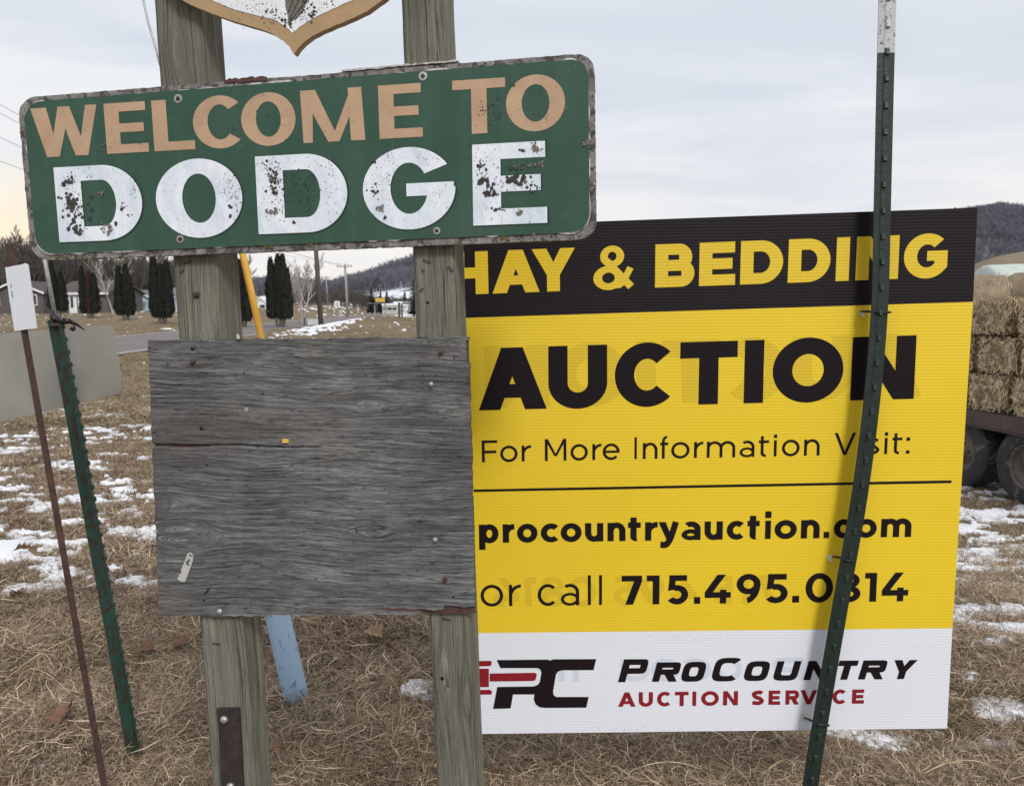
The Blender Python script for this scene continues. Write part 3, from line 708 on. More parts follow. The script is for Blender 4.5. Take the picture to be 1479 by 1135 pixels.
gable(e, hx(215.2, Yb), hx(246, Yb), Yb + 1.2, Yb + 9, zb2, hz(430, Yb + 1), hz(419, Yb + 5), M['bluesd'], M['roofgr'], False)
window(e, hx(199, Yb), Yb, hz(437, Yb), .8, 1.0); window(e, hx(219, Yb + 1.2), Yb + 1.2, hz(437, Yb), .5, .9, 0)
c_ = MB(); c_.box((hx(194, Yb + 6), Yb + 5, hz(417, Yb)), (.5, .5, 1.6)); c_.build('chimney', M['trim'], e)
Yc = 120; zb3 = gzf(hx(378, Yc), Yc) - .1
e = empty('house', (hx(378, Yc), Yc, zb3), 'small white house with snowy roof glimpsed left of the thick arborvitae clump', 'house')
gable(e, hx(366, Yc), hx(388, Yc), Yc, Yc + 6, zb3, hz(443, Yc), hz(433, Yc), M['trim'], M['trim'], True, .2)
window(e, hx(379, Yc), Yc, hz(446, Yc), .8, .8, 0)
Yd = 150; zb4 = gzf(hx(565, Yd), Yd) - .1
e = empty('building', (hx(565, Yd), Yd, zb4), 'long low cream building beyond the road right of the crossarm pole', 'building')
gable(e, hx(552, Yd), hx(578, Yd), Yd, Yd + 8, zb4, hz(441, Yd, 565), hz(437, Yd, 565), M['cream'], M['trim'], False, .1)
for k in range(3): window(e, hx(556 + 7 * k, Yd), Yd, hz(446, Yd, 565), .8, .6, 0)
Ye = 140; zb5 = gzf(hx(592, Ye), Ye) - .1
e = empty('shed', (hx(592, Ye), Ye, zb5), 'cream shed with dark grey roof beside the right wooden post', 'shed')
gable(e, hx(582, Ye), hx(604, Ye), Ye, Ye + 6, zb5, hz(441, Ye, 590), hz(436, Ye, 590), M['cream'], M['roofgr'], False, .2)
d_ = MB(); d_.box((hx(590, Ye), Ye - .03, zb5 + .9), (.9, .06, 1.9)); d_.build('door', M['trim'], e)
# canopy with yellow fascia
Yf = 128; zc = gzf(hx(545, Yf), Yf)
e = empty('canopy', (hx(545, Yf), Yf, zc), 'open grey canopy with a bright yellow fascia board far down the road', 'canopy')
m_ = MB(); m_.box((hx(546, Yf), Yf + 1.2, hz(438, Yf, 545)), (3.2, 3, .15)); m_.add([(hx(533, Yf), Yf, hz(438, Yf, 545)), (hx(541, Yf), Yf, hz(433, Yf, 545)), (hx(566, Yf), Yf, hz(433, Yf, 545)), (hx(566, Yf), Yf + 2.5, hz(438, Yf, 545)), (hx(533, Yf), Yf + 2.5, hz(438, Yf, 545))], [(0, 1, 2, 3, 4)]); m_.build('roof', M['roofgr'], e)
m_ = MB(); m_.box((hx(549.5, Yf), Yf - .15, hz(433.5, Yf, 545)), (1.55, .1, .62)); m_.build('fascia', M['yellow_pl'], e)
for px in (541, 556):
    m_ = MB(); m_.box((hx(px, Yf), Yf + .2, (zc + hz(437, Yf, 545)) / 2), (.16, .16, hz(437, Yf, 545) - zc)); m_.build('leg', M['polepale'], e)

# utility poles, wires
def pole(px0, Y, ybase, px1, ytop, r, matn, label, arm=None, name='utility_pole'):
    b_ = gp(px0, Y); t_ = at(px1, ytop, Y)
    e = empty(name, b_, label, 'utility pole', 'utility poles along the road')
    mb = MB(); mb.tube([b_ - Vector((0, 0, .3)), b_.lerp(t_, .5), t_], [r * 1.15, r, r * .8], 8); mb.build('pole_shaft', M[matn], e, True)
    tops = [t_]
    if arm:
        ay, aw = arm; c = at(px1, ay, Y); mb = MB(); mb.box((c.x, c.y - r - .05, c.z), (aw, .11, .14)); a = mb.build('crossarm', M[matn], e)
        tops = []
        for q in (-.46, -.25, .25, .46):
            ins = Vector((c.x + aw * q, c.y - r - .05, c.z + .2)); mb = MB(); mb.tube([ins - Vector((0, 0, .15)), ins + Vector((0, 0, .06))], [.05, .035], 6); mb.build('insulator', M['rim'], a); tops.append(ins)
    return tops
pa = pole(463, 58, 462, 452, 300, .17, 'pole', 'dark leaning utility pole right of the bare birch')
pb = pole(502, 112, 455, 498, 381, .17, 'polepale', 'pale utility pole with crossarm in front of the wooded hill', (385, 2.2))
pc = pole(474, 190, 450, 470.5, 398, .16, 'polepale', 'farthest utility pole with crossarm, small against the hill', (401, 2.2))
def wire(a, b_, sag, label, nm='power_line'):
    pts = [a.lerp(b_, t) - Vector((0, 0, sag * 4 * t * (1 - t))) for t in np.linspace(0, 1, 22)]
    mb = MB(); mb.tube(pts, .011, 4, False); o = mb.build(nm, M['wire'], None, origin=a); tag(o, label, 'power line', 'power lines along the road')
wl = ['outer left power line running down the road to the crossarm pole', 'inner left power line running down the road to the crossarm pole', 'inner right power line running down the road to the crossarm pole', 'outer right power line running down the road to the crossarm pole']
for k, ins in enumerate(pb):
    wire(at(-60 - 5 * k, [118, 130, 168, 205][k], 30), ins, 1.0, wl[k])
    if k < len(pc): wire(ins, pc[k], .9, ['outer left', 'inner left', 'inner right', 'outer right'][k] + ' power line between the two crossarm poles')
# road sign, marker posts, low box
def road_sign():
    Y = 75; b_ = gp(489, Y); e = empty('road_sign', b_, 'small white rectangular road sign on a thin post beside the far road', 'road sign')
    mb = MB(); t_ = at(487, 437, Y); mb.tube([b_, t_], .045, 6); mb.build('signpost', M['polepale'], e)
    c = at(487, 439.5, Y); mb = MB(); mb.box(c, (.5, .03, .62)); p = mb.build('sign_panel', M['trim'], e)
    mb = MB(); mb.box(c + Vector((0, -.03, 0)), (.14, .01, .28)); mb.build('marking', M['galv'], p)
road_sign()
b_ = gp(439, 60); mb = MB(); mb.tube([b_ - Vector((0, 0, .1)), b_ + Vector((0, 0, .55))], [.08, .06], 6); mb.tube([b_ + Vector((0, 0, .55)), b_ + Vector((0, 0, .62))], [.11, .05], 6)
tag(mb.build('marker_post', M['pole'], None, origin=b_), 'short dark marker post at the foot of the bare birch', 'post')
b_ = gp(452, 61); mb = MB(); mb.box(b_ + Vector((0, 0, .22)), (.75, .5, .44)); mb.box(b_ + Vector((0, 0, .46)), (.82, .56, .05))
tag(mb.build('utility_box', M['trim'], None, origin=b_), 'low white utility box between bare birch and dark utility pole', 'utility box')
for (px, Y, yt, lb, w) in ((576.5, 52, 437, 'left weathered fence post on the dry grass mound down the road', .09), (580.5, 54, 438, 'right thin fence post on the dry grass mound down the road', .06)):
    b_ = gp(px, Y); t_ = at(px, yt, Y); mb = MB(); mb.tube([b_ - Vector((0, 0, .2)), t_], [w, w * .9], 7)
    if w < .08:
        mb.box(b_.lerp(t_, .45), (.3, .05, .06)); mb.box(b_.lerp(t_, .75), (.22, .05, .06))
    tag(mb.build('fence_post', M['pole'], None, origin=b_), lb, 'post')

# ------------------------------------------------------------------ trailer, bales
tdir = Vector((.19, -.98, 0)).normalized(); tn = Vector((-tdir.y * -1, tdir.x * -1, 0)); tn = Vector((-.98, -.19, 0)).normalized()
W1 = at(1399, 646, 7.45); W1.z = gzf(W1.x, W1.y) + .35
trl = empty('flatbed_trailer', (W1.x, W1.y, gzf(W1.x, W1.y)), 'rusty flatbed trailer with dark tandem wheels carrying the straw bales at right', 'trailer')
def wheel(c):
    prof = [(.20, .11), (.215, .125), (.26, .128), (.31, .125), (.338, .112), (.352, .095), (.357, .05), (.358, 0), (.357, -.05), (.352, -.095), (.338, -.112), (.31, -.125), (.26, -.128), (.215, -.125), (.20, -.11)]
    n = 56; ax = tn; u = tdir; w = Vector((0, 0, 1)); vv, ff = [], []
    for k in range(n):
        a = 6.283185 * k / n; d = u * math.cos(a) + w * math.sin(a)
        for j, (r_, o_) in enumerate(prof):
            if 5 <= j <= 9 and k % 2 == (0 if j % 2 else 1) and k % 2: r_ -= .009
            vv.append(c + d * r_ + ax * o_)
    m_ = len(prof)
    for k in range(n):
        for j in range(m_ - 1): ff.append((k * m_ + j, ((k + 1) % n) * m_ + j, ((k + 1) % n) * m_ + j + 1, k * m_ + j + 1))
    t = mobj('wheel', vv, ff, M['tyre'], trl)
    vv, ff = [], []; pr = [(.203, .11), (.19, .115), (.185, .085), (.165, .045), (.12, .04), (.10, .065), (.06, .072), (.05, .10), (.012, .105)]
    for k in range(n):
        a = 6.283185 * k / n; d = u * math.cos(a) + w * math.sin(a)
        for (r_, o_) in pr: vv.append(c + d * r_ + ax * o_)
    m_ = len(pr)
    for k in range(n):
        for j in range(m_ - 1): ff.append((k * m_ + j, ((k + 1) % n) * m_ + j, ((k + 1) % n) * m_ + j + 1, k * m_ + j + 1))
    mobj('rim', vv, ff, M['rim'], t, True)
    mb = MB()
    for k in range(5):
        a = 6.283 * k / 5; d = u * math.cos(a) + w * math.sin(a); mb = MB(); mb.tube([c + d * .082 + ax * .06, c + d * .082 + ax * .09], .011, 6); mb.build('lug_nut', M['rim'], t)
W2 = W1 + tdir * .80; W2.z = gzf(W2.x, W2.y) + .35
wheel(W1); wheel(W2)
zdk = .31
def tl(s, o, z): return Vector((W1.x, W1.y, 0)) + tdir * s + tn * o + Vector((0, 0, z))
TR = Matrix((tdir, tn, Vector((0, 0, 1)))).transposed()
mb = MB(); mb.box(tl(.6, -1.0, zdk), (4.2, 2.3, .07), TR); mb.build('deck', M['deck'], trl)
mb = MB(); mb.box(tl(.6, .17, zdk - .03), (4.2, .05, .13), TR); mb.box(tl(.6, .13, zdk - .11), (4.2, .1, .02), TR); mb.build('side_rail', M['deck'], trl)
mb = MB(); mb.box(tl(.4, -.35, zdk - .22), (2.6, .09, .2), TR); mb.box(tl(0, -.9, -.08), (.09, 1.8, .09), TR); mb.box(tl(.8, -.9, -.08), (.09, 1.8, .09), TR); mb.build('chassis', M['rustdk'], trl)
mb = MB(); mb.box(tl(.4, -.14, .16), (1.0, .03, .22), TR); mb.build('spring_hanger', M['rustdk'], trl)

straw_v = []
def bale_mesh(seed):
    rs = np.random.default_rng(seed); L_, Wd, Ht = .46, .92, .335
    # rough box, rounded
    bm = bmesh.new(); bmesh.ops.create_cube(bm, size=1); bmesh.ops.subdivide_edges(bm, edges=bm.edges[:], cuts=11, use_grid_fill=True)
    vs_ = np.array([v.co[:] for v in bm.verts]) * 2
    rr_ = (np.abs(vs_) ** 7).sum(1) ** (1 / 7); vs_ = vs_ / rr_[:, None]
    vs_ *= np.array((L_, Wd, Ht)) / 2
    ns = fbm(vs_[:, 0] * 14 + vs_[:, 1] * 9 + seed, vs_[:, 2] * 14 + vs_[:, 1] * 5, 3, seed) - .5
    vs_ = vs_ * (1 + ns[:, None] * .09)
    fs = [tuple(v.index for v in f.verts) for f in bm.faces]; bm.free()
    core = bpy.data.meshes.new('bale'); core.from_pydata([tuple(v) for v in vs_], [], fs); core.materials.append(M['hay'])
    vv, ff = [], []; half = np.array((L_, Wd, Ht)) / 2
    for k in range(2300):
        ax = rs.choice([0, 1, 1, 2]); sg = rs.choice([-1, 1]); p = rs.uniform(-1, 1, 3) * half * .98; rq = ((np.abs(p / half) ** 7).sum() - abs(p[ax] / half[ax]) ** 7); p[ax] = sg * half[ax] * (1 - .1 * min(1, max(0, rq - .2))) 
        d = rs.normal(size=3) * np.array((.7, .8, 1.5)); d[ax] = abs(rs.normal()) * .22 * sg; d /= np.linalg.norm(d); ln = rs.uniform(.025, .11)
        n_ = np.zeros(3); n_[ax] = sg; s = np.cross(d, n_); s /= np.linalg.norm(s) + 1e-6; s = s * rs.uniform(.0015, .0040)
        p2 = np.clip(p + d * ln * .5, -half * 1.0, half * 1.0) + n_ * .004; p3 = np.clip(p + d * ln, -half * 1.03, half * 1.03) + n_ * rs.uniform(-.01, .014); n = len(vv)
        vv += [tuple(p - s), tuple(p + s), tuple(p2 + s), tuple(p2 - s), tuple(p3)]; ff += [(n, n + 1, n + 2, n + 3), (n + 3, n + 2, n + 4)]
    st = bpy.data.meshes.new('straw'); st.from_pydata(vv, [], ff); st.materials.append(M['straw'])
    tws = []
    for o_ in (-.11, .11):
        tw = MB()
        a_, b2 = L_ / 2 + .004, Ht / 2 + .004
        pts = [(o_ * 0 + x, o_ * 2.2, z) for x, z in ((-a_, -b2), (a_, -b2), (a_, b2), (-a_, b2), (-a_, -b2))]
        tw.tube(pts, .003, 4, False)
        twm = bpy.data.meshes.new('twine'); twm.from_pydata(tw.v, [], tw.f); twm.materials.append(M['lichen_yellow']); tws.append(twm)
    return core, st, tws
bales = [bale_mesh(5 + k) for k in range(3)]
rowsn = ['bottom', 'middle', 'top']
coln = ['hidden first', 'second', 'third', 'fourth', 'fifth', 'sixth', 'last']
for c in range(7):
    for r_ in range(3):
        s = -1.22 + c * .51 + random.uniform(-.012, .012) + (.10 if r_ == 1 else 0)
        loc = tl(s, -.32 + random.uniform(-.03, .03), zdk + .04 + .17 + r_ * .352)
        core, st, twm = bales[(c * 2 + r_) % 3]
        b = bpy.data.objects.new('straw_bale', core); COL.objects.link(b); b.location = loc
        b.rotation_euler = (0, random.uniform(-.02, .02), math.atan2(tdir.y, tdir.x) + random.choice([0, math.pi]) + random.uniform(-.05, .05))
        tag(b, '%s row square straw bale on the trailer, %s column counting from the yellow sign' % (rowsn[r_], coln[c]), 'straw bale', 'square straw bales stacked on the trailer')
        for nm, me in (('straw', st), ('twine', twm[0]), ('twine', twm[1])):
            q = bpy.data.objects.new(nm, me); COL.objects.link(q); q.parent = b
            if nm == 'straw': q['kind'] = 'stuff'
def rbale(px, Y, R0, Ln, az_, lift, wrapd, label, seed):
    b_ = gp(px, Y); zc_ = b_.z + R0 * .96 + lift; rs = np.random.default_rng(seed)
    ax = Vector((math.cos(az_), math.sin(az_), 0)); u = Vector((-ax.y, ax.x, 0)); c0 = Vector((b_.x, b_.y, zc_))
    e = empty('round_bale', (b_.x, b_.y, b_.z + lift), label, 'round bale', 'round bales in the field')
    n = 40; vv, ff = [], []; pr = [(.0, -.5), (.5, -.52), (.9, -.5), (.98, -.46), (1.0, -.3), (1.01, 0), (1.0, .3), (.98, .46), (.9, .5), (.5, .52), (0, .5)]
    for k in range(n):
        a = 6.283185 * k / n; d = u * math.cos(a) + Vector((0, 0, 1)) * math.sin(a)
        for (q, o_) in pr: vv.append(c0 + d * R0 * q * (1 + .012 * rs.standard_normal()) + ax * o_ * Ln)
    m_ = len(pr)
    for k in range(n):
        for j in range(m_ - 1): ff.append((k * m_ + j, ((k + 1) % n) * m_ + j, ((k + 1) % n) * m_ + j + 1, k * m_ + j + 1))
    mobj('bale_body', vv, ff, M['rwrap'] if wrapd else M['rbale'], e, True)
    vv, ff = [], []
    for k in range(700):
        a = rs.random() * 6.283; o_ = rs.uniform(-.52, .52) if rs.random() < .5 else rs.choice([-.51, .51])
        q = 1.0 if abs(o_) < .5 else rs.random() ** .5
        d = u * math.cos(a) + Vector((0, 0, 1)) * math.sin(a); p = c0 + d * R0 * q + ax * o_ * Ln
        t = (u * -math.sin(a) + Vector((0, 0, 1)) * math.cos(a)) * rs.uniform(.08, .25) + Vector(rs.normal(size=3)) * .04 + d * .02; s = ax * .004
        n = len(vv); vv += [p - s, p + s, p + t]; ff.append((n, n + 1, n + 2))
    if not wrapd: mobj('straw', vv, ff, M['straw'], e)['kind'] = 'stuff'
rbale(1400, 14.2, .70, 1.15, R(-28), .18, False, 'large tan round bale lying just above the square bales beside the yellow sign edge', 1)
rbale(1514, 14.4, .70, 1.3, R(-68), .26, False, 'tan round bale with its end facing out at the right picture edge', 2)
rbale(1395, 17.5, .72, 1.3, R(20), .25, False, 'small round bale behind, touching the yellow sign edge', 3)
rbale(1462, 19.0, .78, 1.5, R(0), .42, True, 'pale wrapped round bale behind the tan round bales', 4)
rbale(1535, 18.0, .78, 1.5, R(5), .12, True, 'pale wrapped round bale beyond the right picture edge', 5)

# ------------------------------------------------------------------ sign planes
class Plane:
    def __init__(s, pL, pR, tilt=0.0):
        """vertical plane through two world points (left, right); tilt leans the top away"""
        s.o = Vector(pL); u = (Vector(pR) - s.o); u.z = 0; s.u = u.normalized()
        s.v = (Vector((0, 0, 1)) + s.u.cross(Vector((0, 0, 1))) * -math.tan(tilt)).normalized()
        s.n = s.u.cross(s.v).normalized()      # toward the camera
        if s.n.y > 0: s.n = -s.n
    def p(s, px, py, off=0.0):
        d = ray(px, py); t = (s.o - CP).dot(s.n) / d.dot(s.n); return CP + d * t + s.n * off
def extrude_poly(pl, pts, f0, f1, name, m, parent, dense=True):
    """closed outline in pixels, front at offset f0, back at f1"""
    n = len(pts); fr = [pl.p(x, y) + pl.n * f0 for x, y in pts]; bk = [pl.p(x, y) + pl.n * f1 for x, y in pts]
    fs = [tuple(range(n)), tuple(range(2 * n - 1, n - 1, -1))] + [(i, (i + 1) % n, n + (i + 1) % n, n + i) for i in range(n)]
    return mobj(name, fr + bk, fs, m, parent)
def rounded(TL, TR_, BR, BL, r, n=7, inset=0.0, jit=0.0):
    P = [np.array(q, float) for q in (TL, TR_, BR, BL)]
    c = sum(P) / 4; out = []
    for i in range(4):
        p = P[i]; a = P[i - 1] - p; b_ = P[(i + 1) % 4] - p; a /= np.linalg.norm(a); b_ /= np.linalg.norm(b_)
        p = p + (a + b_) * inset; cc = p + (a + b_) * r
        for k in range(n + 1):
            t = k / n * math.pi / 2; out.append(tuple(cc - b_ * r * math.cos(t) - a * r * math.sin(t)) if False else tuple(cc - b_ * r * math.cos(t) - a * r * math.sin(t)))
    return out

# ---- glyph engine --------------------------------------------------------
SE = [1]
def A_(cx, cy, rx, ry, tx, ty, a0, a1, n=30):
    k = max(4, int(n * abs(a1 - a0) / 360) + 2); o, i = [], []
    for j in range(k):
        a = R(a0 + (a1 - a0) * j / (k - 1)); ca, sa = math.cos(a), math.sin(a)
        if SE[0] != 1: ca = math.copysign(abs(ca) ** SE[0], ca); sa = math.copysign(abs(sa) ** SE[0], sa)
        o.append((cx + rx * ca, cy + ry * sa)); i.append((cx + (rx - tx) * ca, cy + (ry - ty) * sa))
    return ('s', o, i)
def B_(x0, y0, x1, y1): return ('s', [(x0, y0), (x1, y0)], [(x0, y1), (x1, y1)])
def Q_(*p): return ('p', list(p))
def S_k(pts, t, n=7):
    """smooth stroke through points"""
    P = [np.array(p, float) for p in pts]; P = [2 * P[0] - P[1]] + P + [2 * P[-1] - P[-2]]; c = []
    for i in range(1, len(P) - 2):
        for k in range(n):
            u = k / n; a, b, d, e = P[i - 1], P[i], P[i + 1], P[i + 2]
            c.append(.5 * ((2 * b) + (-a + d) * u + (2 * a - 5 * b + 4 * d - e) * u * u + (-a + 3 * b - 3 * d + e) * u ** 3))
    c.append(P[-2]); o, i_ = [], []
    for k in range(len(c)):
        d = c[min(k + 1, len(c) - 1)] - c[max(k - 1, 0)]; d /= np.linalg.norm(d) + 1e-9; nn = np.array((-d[1], d[0])) * t / 2
        o.append(tuple(c[k] + nn)); i_.append(tuple(c[k] - nn))
    return ('s', o, i_)
def glyph(ch, W, t, h=None, xh=.73):
    """pieces in a W x 1 box (cap height 1); t stem, h bar thickness"""
    h = h or t * .84; o = []
    if ch == 'H': return [B_(0, 0, t, 1), B_(W - t, 0, W, 1), B_(t, .5 - h / 2, W - t, .5 + h / 2)]
    if ch == 'I': return [B_(0, 0, W, 1)]
    if ch == 'l': return [B_(0, 0, W, 1.03)]
    if ch in 'LEF':
        o = [B_(0, 0, t, 1)]
        if ch in 'LE': o.append(B_(t, 0, W, h))
        if ch in 'EF': o += [B_(t, 1 - h, W * (.985), 1), B_(t, .5 - h / 2 + (0 if ch == 'E' else -.03), W * .92, .5 + h / 2 - (0 if ch == 'E' else .03))]
        return o
    if ch == 'T': return [B_(0, 1 - h, W, 1), B_((W - t) / 2, 0, (W + t) / 2, 1 - h)]
    if ch == 'A':
        a = t * 1.12; m_ = W / 2
        y0 = .19; y1 = y0 + h * .85
        def xl(y): return a + (m_ - a / 2 + a - a) * 0 + (m_ + a / 2 - a) * y
        return [Q_((0, 0), (a, 0), (m_ + a * .5, 1), (m_ - a * .5, 1)), Q_((W - a, 0), (W, 0), (m_ + a * .5, 1), (m_ - a * .5, 1)), Q_((a * .6, y0), (W - a * .6, y0), (W - a * .75 - .3 * h, y1), (a * .75 + .3 * h, y1))]
    if ch == 'V':
        a = t * 1.12; m_ = W / 2
        return [Q_((0, 1), (a, 1), (m_ + a * .45, 0), (m_ - a * .45, 0)), Q_((W - a, 1), (W, 1), (m_ + a * .45, 0), (m_ - a * .45, 0))]
    if ch == 'Y':
        a = t * 1.15; m_ = W / 2
        return [Q_((0, 1), (a, 1), (m_ + t / 2, .38), (m_ - t / 2, .38)), Q_((W - a, 1), (W, 1), (m_ + t / 2, .38), (m_ - t / 2, .38)), B_(m_ - t / 2, 0, m_ + t / 2, .385)]
    if ch == 'N': return [B_(0, 0, t, 1), B_(W - t, 0, W, 1), Q_((t * .02, 1), (t * 1.05, 1), (W - t * .02, 0), (W - t * 1.05, 0))]
    if ch == 'M': return [B_(0, 0, t, 1), B_(W - t, 0, W, 1), Q_((0, 1), (t * 1.1, 1), (W / 2 + t * .4, .22), (W / 2 - t * .45, .22)), Q_((W - t * 1.1, 1), (W, 1), (W / 2 + t * .45, .22), (W / 2 - t * .4, .22))]
    if ch == 'O' or ch == '0': return [A_(W / 2, .5, W / 2, .515, t, h, 0, 360, 56)]
    if ch == 'C':
        e = 44; return [A_(W * .53, .5, W * .53, .515, t, h, e, 360 - e, 50)]
    if ch == 'G':
        return [A_(W * .53, .5, W * .53, .515, t, h, 46, 325, 50), B_(W * .53, .5 - h * .45, W, .5 + h * .45), Q_((W - t * .98, .16), (W * .93, .165), (W, .235), (W, .5 - h * .44), (W - t * .98, .5 - h * .44))]
    if ch == 'U':
        ry = .40; return [B_(0, ry, t, 1), B_(W - t, ry, W, 1), A_(W / 2, ry, W / 2, ry + .015, t, h, 180, 360, 44)]
    if ch == 'D':
        rx = min(W - t * .6, .52); return [B_(0, 0, t, 1), B_(t, 0, W - rx, h), B_(t, 1 - h, W - rx, 1), A_(W - rx, .5, rx, .5, t, h, -90, 90, 50)]
    if ch in 'BPR':
        up = .54 if ch == 'B' else .46; r1 = (1 - up + (.0 if ch != 'B' else .0)) / 2
        ylow = up if ch != 'B' else .5 - h * .35
        y0 = (.5 - h / 2) if ch == 'B' else .36
        ry = (1 - y0) / 2; rx = ry * 1.0; wt_ = W * (.94 if ch == 'B' else 1)
        o = [B_(0, 0, t, 1), B_(t, 1 - h, wt_ - rx, 1), B_(t, y0, wt_ - rx, y0 + h), A_(wt_ - rx, y0 + ry, rx, ry, t, h, -90, 90, 44)]
        if ch == 'B':
            y1 = .5 + h / 2; ry = y1 / 2; rx = ry; o += [B_(t, 0, W - rx, h), B_(t, y1 - h, W - rx, y1), A_(W - rx, ry, rx, ry, t, h, -90, 90, 44)]
        if ch == 'R': o.append(Q_((W * .38, y0 + h * .3), (W * .38 + t * 1.1, y0 + h * .6), (W, 0), (W - t * 1.15, 0)))
        return o
    if ch == 'S':
        k = t * .5; a = W - k
        return [S_k([(a * .96, .80), (W * .72, .96 - k * .6), (W * .42, 1 - k * .88), (k * 1.15, .76), (W * .34, .555), (W * .66, .45), (a, .27), (W * .60, k * .88), (W * .28, .03 + k * .8), (k * .6, .17)], t * .92)]
    if ch == '.': return [B_(0, 0, W, t * 1.0)]
    if ch == ':': return [B_(0, 0, W, t * 1.15), B_(0, xh - t * 1.15, W, xh)]
    if ch == 'o': return [A_(W / 2, xh / 2, W / 2, xh / 2 + .012, t, h, 0, 360, 48)]
    if ch == 'c': return [A_(W * .55, xh / 2, W * .55, xh / 2 + .012, t, h, 46, 314, 44)]
    if ch == 'e': return [A_(W / 2, xh / 2, W / 2, xh / 2 + .012, t, h, 0, 318, 44), B_(t * .8, xh / 2 - h * .45, W - .002, xh / 2 + h * .45)]
    if ch == 'i': return [B_(0, 0, W, xh), B_(-.01, xh + .10, W + .01, xh + .13 + t * .95)]
    if ch == 'r': return [B_(0, 0, t, xh), A_(W + t * .15, xh * .46, W + t * .15, xh * .56, t, h, 92, 172, 26)]
    if ch in 'nmu' or ch == 'p':
        pass
    if ch == 'n': rx = W / 2; return [B_(0, 0, t, xh), B_(W - t, 0, W, xh * .54), A_(rx, xh * .54, rx, xh * .46 + .012, t, h, 0, 168, 44)]
    if ch == 'u': rx = W / 2; return [B_(W - t, 0, W, xh), B_(0, xh * .46, t, xh), A_(rx, xh * .46, rx, xh * .46 + .012, t, h, 180, 348, 44)]
    if ch == 'm':
        w2 = (W + t) / 2; rx = w2 / 2
        return [B_(0, 0, t, xh), B_(w2 - t, 0, w2, xh * .58), B_(W - t, 0, W, xh * .58), A_(rx, xh * .58, rx, xh * .42 + .012, t, h, 0, 165, 40), A_(w2 - t + rx, xh * .58, rx, xh * .42 + .012, t, h, 0, 165, 40)]
    if ch == 'p': return [B_(0, -.27, t, xh), A_(W / 2 + t * .1, xh / 2, W / 2 - t * .1, xh / 2 + .012, t, h, 0, 360, 48)]
    if ch == 'a':
        y = xh; return [B_(W - t, 0, W, y * .62), A_(W * .5, y * .62, W * .5, y * .38 + .012, t, h, 0, 128, 36), A_(W * .5, y * .29, W * .5, y * .29 + .01, t * .95, h * .85, 0, 360, 44)] if t < .2 else \
            [B_(W - t, 0, W, y * .6), A_(W * .5, y * .6, W * .5, y * .4 + .012, t, h, 0, 130, 36), A_(W * .48, y * .295, W * .48, y * .30, t * .88, h * .78, 0, 360, 44)]
    if ch == 't':
        x0 = W * .18; return [B_(x0, .14, x0 + t, xh + .20), B_(0, xh - h, W * .95, xh), A_(x0 + W * .42, .17, W * .42, .18, t, h, 180, 285, 24)]
    if ch == 'f':
        x0 = W * .2; return [B_(x0, 0, x0 + t, .78), B_(0, xh - h, W * .92, xh), A_(x0 + W * .48, .76, W * .48, .27, t, h, 70, 180, 24)]
    if ch == 's':
        k = t * .5
        return [S_k([(W - k * 1.2, xh * .85), (W * .5, xh - k), (k * 1.1, xh * .73), (W * .5, xh * .52), (W - k, xh * .27), (W * .5, k), (k * .6, xh * .13)], t)]
    if ch == 'y':
        a = t * 1.15; m_ = W * .5
        return [Q_((0, xh), (a, xh), (m_ + a * .55, .02), (m_ - a * .3, .02)), S_k([(W - a / 2, xh), (m_ + a * .28 + W * .04, xh * .30), (m_ + a * .05, -.02), (m_ - t * .5, -.17), (W * .10, -.17)], t)]
    if ch == '7': return [B_(0, 1 - h, W, 1), Q_((W * .18, 0), (W * .18 + t * 1.15, 0), (W, 1 - h), (W - t * 1.2, 1 - h))]
    if ch == '1': return [B_(W - t, 0, W, 1), Q_((0, 1 - h), (W - t, 1 - h), (W - t, 1), (0, 1))]
    if ch == '4': return [B_(W * .58, 0, W * .58 + t * .95, .48), B_(0, .2, W, .2 + h), Q_((0, .2 + h), (t * 1.2, .2 + h), (W * .80, 1), (W * .80 - t * 1.25, 1))]
    if ch == '5': return [B_(W * .13, 1 - h, W * .94, 1), Q_((W * .08, .46), (W * .08 + t * 1.0, .50), (W * .13 + t * .95, 1 - h), (W * .13, 1 - h)), A_(W * .49, .325, W * .51, .335, t, h, -145, 118, 44)]
    if ch == '8': return [A_(W / 2, .735, W * .45, .28, t * .92, h * .9, 0, 360, 40), A_(W / 2, .28, W * .5, .295, t, h, 0, 360, 44)]
    if ch == '9': return [A_(W / 2, .66, W * .5, .355, t, h, 0, 360, 44), A_(W * .35, .66, W * .65, .68, t, h, -78, 0, 30)]
    if ch == '&':
        q = W / .92
        return [A_(.43 * q, .765, .275 * q, .25, .175 * q, .145, 0, 360, 40), A_(.345 * q, .265, .345 * q, .28, .20 * q, .155, 0, 360, 40),
                Q_((.17 * q, .66), (.36 * q, .72), (.93 * q, .10), (.80 * q, -.01)), Q_((.92 * q, .46), (.78 * q, .52), (.60 * q, .16), (.47 * q, .02), (.62 * q, .02), (.74 * q, .12))]
    return []
